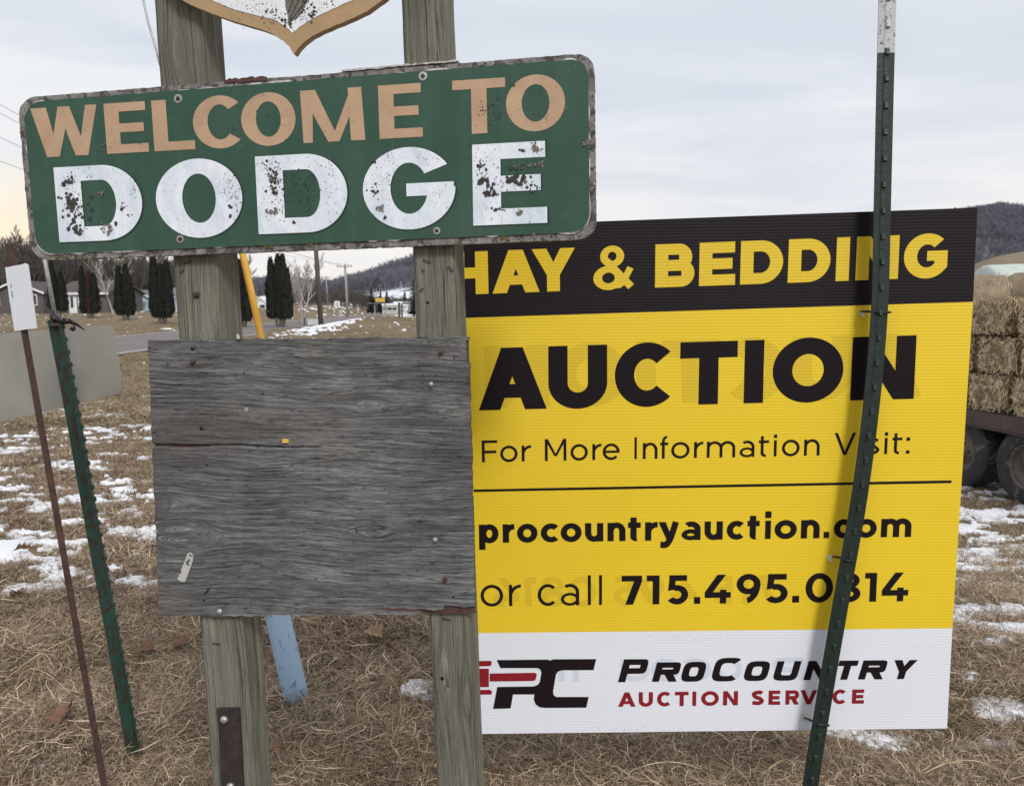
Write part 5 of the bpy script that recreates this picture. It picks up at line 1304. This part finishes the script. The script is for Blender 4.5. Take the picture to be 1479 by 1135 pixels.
# ------------------------------------------------------------------ yellow auction sign
YP = Plane(at(660, 700, 1.862), at(1400, 700, 1.822))
cb = YP.p(1010, 1055)
ys_ = empty('auction_sign', (cb.x, cb.y, cb.z), 'large yellow, black and white corrugated plastic HAY & BEDDING AUCTION sign', 'sign')
def qpts(*q): return [YP.p(*p) for p in q]
TLc, TRc, BRc, BLc = (648, 327.8), (1412, 300), (1367.8, 1051.5), (668, 1059.7)
A1, A2 = (652.3, 459.8), (1405.4, 436); B1, B2 = (664, 914.2), (1375.6, 907)
def band(q, name, m):
    fr = qpts(*q); bk = [p - YP.n * .004 for p in fr]
    return mobj(name, fr + bk, [(0, 3, 2, 1), (4, 5, 6, 7), (0, 1, 5, 4), (1, 2, 6, 5), (2, 3, 7, 6), (3, 0, 4, 7)], m, ys_)
def lerp2(a, b_, t): return (a[0] + (b_[0] - a[0]) * t, a[1] + (b_[1] - a[1]) * t)
def sheet(q, name, m, nx_=40, ny_=6):
    """one band of the corrugated sheet, very slightly wavy"""
    vv, ff = [], []
    for j in range(ny_ + 1):
        for i in range(nx_ + 1):
            a = lerp2(q[0], q[1], i / nx_); b_ = lerp2(q[3], q[2], i / nx_); p = lerp2(a, b_, j / ny_); vv.append(YP.p(*p))
    n = len(vv); vv += [v - YP.n * .0045 for v in vv]; k = nx_ + 1
    for j in range(ny_):
        for i in range(nx_):
            a = j * k + i; ff += [(a, a + k, a + k + 1, a + 1), (n + a, n + a + 1, n + a + k + 1, n + a + k)]
    def ed(s): 
        for a, b_ in zip(s[:-1], s[1:]): ff.append((a, b_, n + b_, n + a))
    ed(list(range(k))); ed([ny_ * k + i for i in range(k)]); ed([j * k for j in range(ny_ + 1)]); ed([j * k + nx_ for j in range(ny_ + 1)])
    return mobj(name, vv, ff, m, ys_)
e1 = .05
sheet((TLc, TRc, A2, A1), 'black_band', M['ck']); 
sheet(((A1[0], A1[1] + e1), (A2[0], A2[1] + e1), (B2[0], B2[1] - e1), (B1[0], B1[1] - e1)), 'yellow_band', M['cy'])
sheet((B1, B2, BRc, BLc), 'white_band', M['cw'])
L2 = lambda chars, base, top, t, m, name, **k: lettering2(YP, chars, base, top, t, m, name, ys_, k.pop('off', .0005), per_letter=True, **k)
# show-through of the print on the other side
L2([('A', 691, 789), ('U', 792, 877), ('C', 888, 976), ('T', 982, 1065), ('I', 1075, 1103), ('O', 1116, 1218), ('N', 1229.7, 1321.7)], ((740, 588), (1276, 574)), ((740, 499), (1276, 482.5)), .31, M['ghosty'], 'show_through_print', off=.00012, mirror=1322 + 700)
L2([('7', 897.8, 927.4), ('1', 934, 952.5), ('5', 962.3, 994), ('4', 1018, 1055.7), ('9', 1063.8, 1098.3), ('5', 1104.4, 1137.8), ('0', 1163.5, 1203), ('8', 1208, 1243), ('1', 1249, 1266), ('4', 1274, 1312)], ((910, 874), (1290, 869.5)), ((910, 832), (1290, 828)), .235, M['ghosty'], 'show_through_print', off=.00012, mirror=1312 + 712)
L2([('P', 892.6, 938), ('O', 982, 1022), ('C', 1026, 1072), ('O', 1072.5, 1114), ('U', 1116, 1157), ('T', 1205, 1240), ('R', 1239, 1277)], ((914, 983), (1300, 981)), ((914, 951), (1300, 948)), .27, M['ghostw'], 'show_through_print', off=.00012, mirror=1312 + 742)
L2([('H', 652.5, 705), ('A', 711, 779), ('Y', 768, 830.5), ('&', 857, 915), ('B', 946.3, 1003), ('E', 1010, 1062), ('D', 1069.5, 1131), ('D', 1138.5, 1199.3), ('I', 1207.8, 1226.8), ('N', 1236.6, 1298), ('G', 1305.5, 1368.5)],
   ((697, 424.6), (1267, 404.0)), ((697, 363), (1267, 341.0)), .30, M['cyt'], 'letter')
L2([('A', 691, 789), ('U', 792, 877), ('C', 888, 976), ('T', 982, 1065), ('I', 1075, 1103), ('O', 1116, 1218), ('N', 1229.7, 1321.7)],
   ((740, 591.3), (1276, 577)), ((740, 501.8), (1276, 485.5)), .31, M['ckt'], 'letter')
L2([('F', 696, 718.7), ('o', 722.5, 747.5), ('r', 753.5, 767), ('M', 787, 818), ('o', 824, 849), ('r', 855.5, 868.5), ('e', 870.5, 895), ('I', 916.4, 919.8), ('n', 928.5, 949.7), ('f', 953.5, 966), ('o', 969.5, 996), ('r', 1002.5, 1015.5), ('m', 1021, 1062),
    ('a', 1068.4, 1089.8), ('t', 1096, 1111.4), ('i', 1117.8, 1121.8), ('o', 1129.5, 1155), ('n', 1161.5, 1184), ('V', 1205, 1236), ('i', 1243, 1246.5), ('s', 1254, 1270.5), ('i', 1277.7, 1281.8), ('t', 1288.8, 1303.8), (':', 1309, 1314.2)],
   ((707, 667.2), (1220, 656.8)), ((707, 635.8), (1220, 624.8)), .13, M['ckt'], 'letter', h=.118)
rule = [(684, 706.6), (1374.3, 693.4), (1374.1, 697.3), (684, 710.2)]
mobj('rule', [YP.p(x, y) + YP.n * .0005 for x, y in rule], [(0, 1, 2, 3)], M['ckt'], ys_)
L2([('p', 691.7, 720), ('r', 726, 742), ('o', 746.7, 776.3), ('c', 781, 808.3), ('o', 809.8, 840), ('u', 845, 871.4), ('n', 877.4, 903.5), ('t', 907, 926.4), ('r', 931.7, 949), ('y', 951, 981.4), ('a', 984.5, 1012), ('u', 1017.6, 1044), ('c', 1049.7, 1076), ('t', 1079.5, 1098),
    ('i', 1105.2, 1113.4), ('o', 1118.8, 1151), ('n', 1157, 1184), ('.', 1190, 1198), ('c', 1204.5, 1230), ('o', 1236, 1266.5), ('m', 1272.7, 1316.5)],
   ((706, 783.7), (1295, 775.3)), ((706, 747.4), (1295, 739)), .25, M['ckt'], 'letter', h=.215)
L2([('o', 694, 726.6), ('r', 735, 752.3), ('c', 776.6, 803.5), ('a', 810.0, 836.5), ('l', 849, 853.4), ('l', 865.2, 869.5)], ((706, 875), (1295, 868.2)), ((706, 833.3), (1295, 826.3)), .115, M['ckt'], 'letter', h=.105)
L2([('7', 897.8, 927.4), ('1', 934, 952.5), ('5', 962.3, 994), ('.', 1002.5, 1011.6), ('4', 1018, 1055.7), ('9', 1063.8, 1098.3), ('5', 1104.4, 1137.8), ('.', 1144.7, 1154.6), ('0', 1163.5, 1203), ('8', 1207.5, 1243), ('1', 1249, 1266), ('4', 1274, 1312)],
   ((910, 872.7), (1290, 868)), ((910, 831), (1290, 826.4)), .235, M['ckt'], 'letter')
# logo
def zpoly(pts, name, m, off=.0005): mobj(name, [YP.p(660 + x / 2.838, 700 + y / 2.838) + YP.n * off for x, y in pts], [tuple(range(len(pts)))], m, ys_)
zpoly([(163, 717), (372, 715), (382, 719), (395, 714), (571, 713), (560, 758), (432, 759), (414, 764), (406, 776), (394, 846), (396, 860), (406, 868), (540, 868), (530, 912), (362, 913), (338, 910), (322, 898), (315, 880), (317, 858), (230, 858), (220, 915), (148, 917), (165, 827), (314, 825), (332, 818), (340, 806), (346, 768), (342, 756), (330, 750), (178, 750)], 'logo_letters', M['ckt'])
zpoly([(134, 772), (317, 769), (326, 772), (327, 780), (322, 798), (312, 803), (134, 805)], 'logo_gavel', M['crt'])
zpoly([(40, 752), (131, 752), (131, 828), (40, 828)], 'logo_gavel', M['crt']); zpoly([(40, 722), (136, 720), (143, 724), (141, 738), (134, 742), (40, 744)], 'logo_gavel', M['crt']); zpoly([(40, 841), (134, 838), (144, 846), (142, 858), (40, 861)], 'logo_gavel', M['crt'])
SL = .26; SE[0] = .55
cb_, ct_ = ((914, 984.4), (1300, 980.0)), ((914, 951.4), (1300, 947.2)); st_ = ((914, 956.4), (1300, 952.6))
L2([('P', 892.6, 938)], cb_, ct_, .32, M['ckt'], 'letter', slant=SL, h=.25); L2([('C', 1026, 1072)], cb_, ct_, .31, M['ckt'], 'letter', slant=SL, h=.23)
L2([('R', 941.5, 979), ('O', 982, 1022), ('O', 1072.5, 1114), ('U', 1115.5, 1157.5), ('N', 1160.5, 1202), ('T', 1205, 1240), ('R', 1239.5, 1276.8), ('Y', 1284, 1325)], cb_, st_, .37, M['ckt'], 'letter', slant=SL, h=.28)
SE[0] = 1
L2([('A', 892.6, 918), ('U', 922.5, 943), ('C', 949, 970), ('T', 974.7, 994.4), ('I', 1000, 1005.6), ('O', 1012.7, 1038.3), ('N', 1044.3, 1065.8), ('S', 1085, 1103.7), ('E', 1110, 1127), ('R', 1134.4, 1154), ('V', 1155.8, 1180.3), ('I', 1184.5, 1190), ('C', 1202.5, 1223), ('E', 1230.6, 1248)],
   ((905, 1020), (1240, 1015.5)), ((905, 999.3), (1240, 995.0)), .29, M['crt'], 'letter')

blobs(YP, [(985, 921, 28, 4, 60, .2, .8), (1045, 918, 12, 3, 24, .2, .7), (1120, 919, 30, 3, 40, .2, .6), (900, 1053, 25, 2, 30, .3, .9), (1000, 1050, 60, 3, 50, .2, .7)], .0006, 'lichen_pale', 'dirt_specks', ys_, 31)
# ------------------------------------------------------------------ steel T posts
def tpost(pts, face_n, w, dpt, label, m, tipn=None, studs=(.054, .0), curved=True, name='steel_post'):
    """pts: world path of the centre line of the face; T section with studs"""
    P = [Vector(p) for p in pts]; c = []
    Q = [2 * P[0] - P[1]] + P + [2 * P[-1] - P[-2]]
    for i in range(1, len(Q) - 2):
        for k in range(8):
            u = k / 8; a, b_, d, e_ = Q[i - 1], Q[i], Q[i + 1], Q[i + 2]
            c.append(.5 * ((2 * b_) + (-a + d) * u + (2 * a - 5 * b_ + 4 * d - e_) * u * u + (-a + 3 * b_ - 3 * d + e_) * u ** 3))
    c.append(P[-1])
    base = Vector((c[-1].x, c[-1].y, gzf(c[-1].x, c[-1].y)))
    e = empty(name, base, label, 'steel post', 'studded steel fence posts')
    sec = [(-w / 2, -.004), (-w / 2, -.0012), (-w * .2, .0004), (-w * .14, .0022), (w * .14, .0022), (w * .2, .0004), (w / 2, -.0012), (w / 2, -.004), (w * .12, -.0045), (.0022, -.008), (.0018, -dpt), (-.0018, -dpt), (-.0022, -.008), (-w * .12, -.0045)]
    fn = Vector(face_n).normalized(); rows = []; L_ = 0; cum = [0]
    for i, p in enumerate(c):
        d = (c[min(i + 1, len(c) - 1)] - c[max(i - 1, 0)]).normalized(); sx = d.cross(fn).normalized() * -1; nn = sx.cross(d).normalized() 
        if nn.dot(fn) < 0: nn = -nn
        rows.append((p, sx, nn, d, [p + sx * a + nn * b_ for a, b_ in sec]))
        if i: L_ += (p - c[i - 1]).length; cum.append(L_)
    def seg(i0, i1, nm, mm):
        vv = [v for r_ in rows[i0:i1 + 1] for v in r_[4]]; k = len(sec); n = i1 - i0
        ff = [(j * k + i, j * k + (i + 1) % k, (j + 1) * k + (i + 1) % k, (j + 1) * k + i) for j in range(n) for i in range(k)] + [tuple(range(k)), tuple(n * k + k - 1 - i for i in range(k))]
        mobj(nm, vv, ff, M[mm], e)
    it = 0
    if tipn:
        it = min(range(len(c)), key=lambda i: abs(c[i].z - tipn)); seg(0, it, 'painted_tip', 'twhite')
    seg(it, len(c) - 1, 'post_shaft', m)
    # studs share one mesh
    bm = bmesh.new(); hv_ = [(-.0052, 0, -.008), (.0052, 0, -.008), (.0052, 0, .008), (-.0052, 0, .008), (-.0038, .0058, -.006), (.0038, .0058, -.006), (.0038, .0046, .005), (-.0038, .0046, .005)]
    bv = [bm.verts.new(v) for v in hv_]
    for f in ((0, 1, 5, 4), (1, 2, 6, 5), (2, 3, 7, 6), (3, 0, 4, 7), (4, 5, 6, 7)): bm.faces.new([bv[i] for i in f])
    meshes = {}
    for mm in (m, 'twhite'):
        me = bpy.data.meshes.new('stud'); bm.to_mesh(me); me.materials.append(M[mm]); meshes[mm] = me
    bm.free(); s = .02 + studs[1]
    while s < L_:
        i = max(k for k in range(len(cum)) if cum[k] <= s); i = min(i, len(c) - 2); t = (s - cum[i]) / (cum[i + 1] - cum[i]); p = c[i].lerp(c[i + 1], t); r_ = rows[i]
        o = bpy.data.objects.new('stud', meshes['twhite' if tipn and p.z > tipn else m]); COL.objects.link(o); o.parent = e
        Mx = Matrix((r_[1], r_[2], -r_[3])).transposed(); o.matrix_basis = Matrix.Translation(p + r_[2] * .0021 - e.location) @ Mx.to_4x4(); s += studs[0]
    return e, c, rows
TY = 1.782
rp = [(1283.5, -60), (1282.5, 0), (1279.5, 110), (1275.3, 290), (1271.3, 441), (1260, 578), (1241.5, 720), (1216, 865), (1185, 1045), (1171, 1135), (1156, 1240), (1147, 1330)]
tr_top = at(1280, 71, TY).z
tpR, cR, rowsR = tpost([at(x, y, TY) for x, y in rp], (.02, -1, 0), .0385, .030, 'tall dark green steel post with white tip, bent, standing in front of the yellow sign', 'tgreen2', tr_top, (.0573, .004))
lp = [((88, 461), 2.17), ((114, 600), 2.19), ((142, 760), 2.21), ((169, 905), 2.21), ((203, 1097), 2.20), ((219, 1180), 2.20)]
tpL, cL, rowsL = tpost([at(x, y, Y) for (x, y), Y in lp], (.97, .24, 0), .036, .034, 'short green steel post streaked with rust, leaning at left between rusty rod and plywood', 'tgreen', None, (.036, .0))
# bent rusty cap flap
mb = MB(); a = cL[0]
pts = [at(66, 466, 2.16), at(90, 463, 2.16), at(93, 472, 2.15), at(68, 474, 2.15)]
pf_ = [at(67, 466, 2.17), at(76, 459, 2.20), at(89, 466, 2.17), at(86, 470, 2.15), at(72, 471, 2.15)]
mb.add(pf_ + [p + Vector((0, .004, -.002)) for p in pf_], [(0, 1, 2, 3, 4), (9, 8, 7, 6, 5), (0, 5, 6, 1), (1, 6, 7, 2), (2, 7, 8, 3), (3, 8, 9, 4), (4, 9, 5, 0)]); mb.build('bent_cap', M['rust'], tpL)
# zip ties
def ziptie(py, xl, xr, wob, label, hole):
    Yt = TY
    pts = [at(xl - 7, py + hole[1] * .2, Yt + .035), at(xl + 2, py + wob * .3, Yt + .012), at((xl + xr) / 2, py + wob, Yt - .004), at(xr, py + wob * 1.1, Yt - .002), at(xr + 2, py + wob * 1.1, Yt + .012), at(xr - 3, py + wob, Yt + .036)]
    mb = MB(); mb.tube(pts, .003, 6); mb.box(pts[2] + Vector((0, -.001, 0)), (.006, .004, .006))
    o = mb.build('cable_tie', M['black_plastic'], None, True, origin=pts[2]); tag(o, label, 'cable tie', 'black cable ties holding the yellow sign')
    hx_, hy_ = xl + hole[0], py + hole[1]
    q = densify([(hx_ - 4.5, hy_ - 4.5), (hx_ + 4.5, hy_ - 3.5), (hx_ + 1.5, hy_ + 1), (hx_ + 2, hy_ + 7), (hx_ - 2, hy_ + 6), (hx_ - 5, hy_ + 1)], 3, .4)
    mobj('torn_hole', [YP.p(*v) + YP.n * .0012 for v in q], [tuple(range(len(q)))], M['zipw'], ys_)
ziptie(449.5, 1251, 1284, 1.5, 'upper black cable tie round the dark green post at the black band edge', (-4.5, 2.5))
ziptie(803, 1210, 1233, 6, 'middle black cable tie round the dark green post beside the phone number', (-10, 2))
ziptie(1037, 1169, 1195, 9, 'lowest black cable tie round the dark green post on the white band', (-9, -3))

# ------------------------------------------------------------------ rusty rod with reflector, blank panel, small rod and strap
ra, rb = at(13, 352, 2.04), at(156, 1165, 1.93)
rbt = ra.lerp(rb, 1.25)
e = empty('rusty_rod', (rbt.x, rbt.y, gzf(rbt.x, rbt.y)), 'thin rusty steel rod leaning at far left, carrying a white reflector', 'rod')
mb = MB(); q = []
for t in (0, .25, .5, .75, 1): q.append(ra.lerp(rbt, t))
mb.tube(q, .0092, 4); o = mb.build('rod_shaft', M['rust'], e)
RPl = Plane(at(7, 430, 2.015), at(50, 430, 2.0))
c0 = RPl.p(30, 478)
rf = empty('reflector', (c0.x, c0.y, c0.z), 'white rectangular reflector plate fixed near the top of the rusty rod', 'reflector')
extrude_poly(RPl, densify([(7, 386.5), (36, 381), (50.5, 474.5), (20.5, 478)], 7, .3), 0, -.003, 'plate', M['reflect'], rf)
extrude_poly(shifted(RPl, -.0005), [(36.1, 381), (39, 383), (51.5, 474), (50.6, 474.7)], 0, -.006, 'edge_strip', M['trim'], rf)
for (y0_, k_) in ((411, 3), (421, 5)):
    for i in range(k_):
        mb = MB(); c = RPl.p(16 + .12 * (y0_ + i * 2.0 - 411), y0_ + i * 2.0) + RPl.n * .0006; mb.box(c, (.0026, .0006, .0018)); mb.build('stamped_mark', M['black_plastic'], rf)
GPl = Plane(at(0, 540, 2.40), at(170, 540, 2.30))
c0 = GPl.p(60, 600)
bp_ = empty('blank_panel', (c0.x, c0.y, c0.z), 'blank grey sheet metal sign at far left, behind the rod and the leaning green post', 'sign panel')
tpx = rounded((-70, 488), (162, 469), (178, 567), (-60, 624), 9, 5)
extrude_poly(GPl, tpx, 0, -.003, 'panel', M['panel'], bp_)
# clear grey tube rising from the green post, tied with a black strap
tA, tB = at(64, 372, 2.20), at(82, 470, 2.19)
mb = MB(); mb.tube([at(58, 330, 2.21), tA, tB], .0058, 8); o = mb.build('thin_rod', M['galv'], None, True, origin=tB)
tag(o, 'thin grey metal rod standing up out of the top of the short green post', 'rod')
mb = MB(); sp = [at(76, 459, 2.17), at(90, 464, 2.14), at(100, 464, 2.14), at(111, 469, 2.15), at(122, 477, 2.17)]
for i in range(len(sp) - 1):
    w0 = [.007, .009, .007, .004, .0008][i]; w1 = [.007, .009, .007, .004, .0008][i + 1]; z = Vector((0, 0, 1))
    a, b2 = sp[i], sp[i + 1]; mb.add([a + z * w0, a - z * w0, b2 - z * w1, b2 + z * w1, a + z * w0 + Vector((0, .004, 0)), a - z * w0 + Vector((0, .004, 0)), b2 - z * w1 + Vector((0, .004, 0)), b2 + z * w1 + Vector((0, .004, 0))], [(0, 1, 2, 3), (7, 6, 5, 4), (0, 3, 7, 4), (1, 5, 6, 2), (2, 6, 7, 3), (0, 4, 5, 1)])
mb.tube([at(75, 452, 2.18), at(78, 460, 2.17), at(82, 463, 2.165)], [.008, .011, .007], 8)
mb.tube([at(104, 473, 2.155), at(107, 477, 2.155)], [.009, .006], 7)
o = mb.build('rubber_strap', M['black_plastic'], None, True, origin=sp[0]); tag(o, 'black rubber strap tied round the thin rod at the top of the short green post', 'strap')

# ------------------------------------------------------------------ guy guard and blue pipe
def gd(px, py): return onz(px, py, -.03)
gp_ = onz(426, 700, 0)
t_ = at(322, 235, gp_.y * .93)
e = empty('guy_guard', (gp_.x, gp_.y, 0), 'yellow plastic guy wire guard leaning behind the posts, seen between sign and plywood', 'guy guard')
mb = MB(); mid = at(365, 428, gp_.y * .965)
mb.tube([gp_ - Vector((0, 0, .1)), mid, t_], .0215, 14); mb.build('guard_tube', M['yellow_pl'], e, True)
dv = Vector((-.0215, -.012, 0)); mb = MB(); mb.tube([gp_ + dv, mid + dv, t_ + dv], .0045, 6); mb.build('guard_lip', M['orange_in'], e)
b_ = onz(428, 1006, .0); Yb_ = b_.y
tp_ = at(392, 850, Yb_ * .985); tpp = at(383, 812, Yb_ * .98)
e = empty('blue_pipe', (b_.x, b_.y, gzf(b_.x, b_.y)), 'scuffed pale blue plastic pipe sticking out of the grass behind the plywood', 'pipe')
mb = MB(); r0 = .0425; mb.tube([b_ + (b_ - tp_) * .35, b_, tp_, tpp], [r0, r0, r0 * .95, r0 * .95], 28, False); mb.build('pipe_wall', M['bluepipe'], e, True)

# ------------------------------------------------------------------ dead leaves
def leaf(px, py, size, seed, label, m='leaf', lift=.03, pitch=.5):
    rs = random.Random(seed); p = onz(px, py, .03); p.z = gzf(p.x, p.y) + lift
    prof = [(0, .04), (.15, .10), (.28, .34), (.36, .15), (.5, .46), (.6, .2), (.74, .38), (.84, .16), (1, .02)]
    vv, ff = [], []; rot = Euler((rs.uniform(.3, .9) * pitch * 1.6, rs.uniform(-.4, .4), rs.random() * 6.28)).to_matrix()
    for i, (a, b2) in enumerate(prof):
        cz = .10 * math.sin(a * 3.1) * rs.uniform(.6, 1.3)
        for s in (-1, -.5, 0, .5, 1): vv.append(p + rot @ (Vector((a - .5, s * b2 * rs.uniform(.85, 1.1), cz + abs(s) * b2 * .8)) * size))
    for i in range(len(prof) - 1):
        for k in range(4): a = i * 5 + k; ff.append((a, a + 1, a + 6, a + 5))
    o = mobj('dead_leaf', vv, ff, M[m], None, False, origin=p)
    md = o.modifiers.new('thickness', 'SOLIDIFY'); md.thickness = .0006
    tag(o, label, 'leaf', 'dead leaves in the grass')
leaf(96, 1048, .105, 1, 'large curled red-brown leaf in the grass left of the leaning rusty rod', lift=.05)
leaf(540, 922, .085, 2, 'pale tan oak leaf in the grass below the right half of the plywood', 'leafpale', .06)
leaf(566, 943, .075, 3, 'brown oak leaf lying right of the pale leaf below the plywood', lift=.05)
leaf(632, 1118, .08, 4, 'pale pointed leaf in the grass at the foot of the right wooden post', 'leafpale', .04)
leaf(407, 1082, .06, 5, 'rusty brown leaf in the grass right of the left wooden post', lift=.045)
leaf(28, 862, .09, 6, 'dark brown leaf on the snow patch at the far left edge', lift=.035, pitch=.15)
leaf(690, 1100, .06, 7, 'tan leaf lying below the left end of the yellow sign', 'leafpale', .04)
leaf(210, 945, .08, 8, 'brown leaf between the green post and the left wooden post', lift=.05)
leaf(262, 928, .07, 9, 'brown curled leaf beside the left wooden post just under the plywood', lift=.05)
leaf(35, 800, .10, 10, 'brown leaf clump lying on the short grass at left', lift=.05, pitch=.15)

# ------------------------------------------------------------------ grass
def tuft(seed, nb, rad, l0, l1, wd, flat, segs=5, curl=.5):
    rs = np.random.default_rng(seed); vv, ff, bl = [], [], []
    for k in range(nb):
        a = rs.random() * 6.283; r_ = rad * rs.random() ** .5; p = np.array((r_ * math.cos(a), r_ * math.sin(a), -.008)); L_ = rs.uniform(l0, l1); hd = rs.random() * 6.283
        pit = rs.uniform(.15, 1.3) if not flat else rs.uniform(.0, .85) ** 1.3; w = wd * rs.uniform(.6, 1.3); dh = rs.normal() * curl; dp = -rs.uniform(.12, .6) ; st = L_ / segs; col = rs.random(); n = len(vv)
        for s in range(segs + 1):
            d = np.array((math.cos(hd) * math.cos(pit), math.sin(hd) * math.cos(pit), math.sin(pit)))
            sd = np.array((-math.sin(hd), math.cos(hd), rs.normal() * .3)); ww = w * (1 - .85 * (s / segs) ** 2)
            vv += [tuple(p - sd * ww / 2), tuple(p + sd * ww / 2)]; bl += [col, col]
            p = p + d * st; p[2] = max(p[2], .002 + .01 * rs.random()); hd += dh * .5 + rs.normal() * .22; pit += dp
            if pit < -.5: dp = rs.uniform(.1, .5)
        for s in range(segs): ff.append((n + 2 * s, n + 2 * s + 1, n + 2 * s + 3, n + 2 * s + 2))
    return raw_obj('grass_tuft', vv, ff, M['grass'], {'bl': bl})
lt = [tuft(k, 80, .09, .035, .12, .0021, True, 6, 1.5) for k in range(7)] + [tuft(20 + k, 40, .08, .08, .26, .0027, True, 7, .8) for k in range(1)]
def pos_ok(x, y):
    return True
def make_grass(name, n, yr, halfw, tufts, smin, smax, label, snow_keep, dens=None, seed=0, tilt=.15, xr=None):
    rs = np.random.default_rng(seed)
    y = yr[0] + (yr[1] - yr[0]) * rs.random(n) if not dens else yr[0] * (yr[1] / yr[0]) ** rs.random(n)
    lo, hi = (xr or (-1, 1)); hw = y * halfw + .35
    x = (lo + (hi - lo) * rs.random(n)) * hw
    s = snowf(x, y); keep = (s < -.004) | (rs.random(n) < snow_keep)
    rdm = (x < road_x(y) + .2) & (x > road_x(y) - ROADW - .2); keep &= ~rdm
    x, y = x[keep], y[keep]; z = gz(x, y) - .002; m_ = len(x); sc = rs.uniform(smin, smax, m_)
    cl_ = fbm(x * 2.2, y * 2.2, 3, 90); sc = sc * (.7 + .75 * cl_)
    pts = np.stack([x, y, z], -1); rot = np.stack([rs.normal(size=m_) * tilt, rs.normal(size=m_) * tilt, rs.random(m_) * 6.283], -1)
    scatter(name, pts, rot, np.stack([sc, sc, sc * rs.uniform(.7, 1.15, m_)], -1), rs.integers(0, len(tufts), m_), tufts, label)
make_grass('long_dead_grass', 21000, (1.25, 3.6), .78, lt, .6, 1.15, 'tangled long dead grass in the foreground', .12, seed=1)
st2 = [tuft(40 + k, 46, .085, .03, .085, .0032, True, 3, .6) for k in range(6)]
make_grass('short_dead_grass', 30000, (2.9, 10.5), .80, st2, .7, 1.25, 'short dead grass between the snow patches', .16, dens=True, seed=2)
for o in st2: pass
ft = [tuft(60 + k, 70, .22, .04, .10, .0055, True, 3, .5) for k in range(5)]
for o in ft: o.data.materials[0] = M['grassfar']
make_grass('far_dead_grass', 26000, (9.0, 60), .80, ft, .8, 1.4, 'mown dead grass further off', .04, dens=True, seed=3)

# a few long bent stalks
mb = MB(); rs = random.Random(4)
for (a, b2, c2) in (((20, 1010), (28, 925), (100, 1000)), ((40, 1000), (60, 915), (75, 960)), ((5, 985), (60, 930), (150, 905)), ((560, 1080), (600, 1010), (560, 975)), ((490, 1000), (560, 960), (570, 935)), ((640, 990), (600, 960), (577, 950)),
                   ((270, 985), (300, 900), (255, 905)), ((1330, 1120), (1390, 1080), (1440, 1110)), ((900, 1120), (960, 1085), (1010, 1110)), ((1090, 1130), (1140, 1075), (1150, 1110)), ((30, 1120), (70, 1060), (40, 1010))):
    p0 = onz(*a, .02); Y = p0.y; p1 = at(*b2, Y * .98); p2 = at(*c2, Y * .96)
    pts = [p0.lerp(p1, t).lerp(p1.lerp(p2, t), t) for t in np.linspace(0, 1, 9)]; mb.tube(pts, [.0022 - .0015 * i / 8 for i in range(9)], 4)
o = mb.build('bent_grass_stalks', M['straw'], None, origin=onz(20, 1010, 0)); tag(o, 'long bent dry stalks rising from the tangled grass', None, None, 'stuff')
print('verts done')
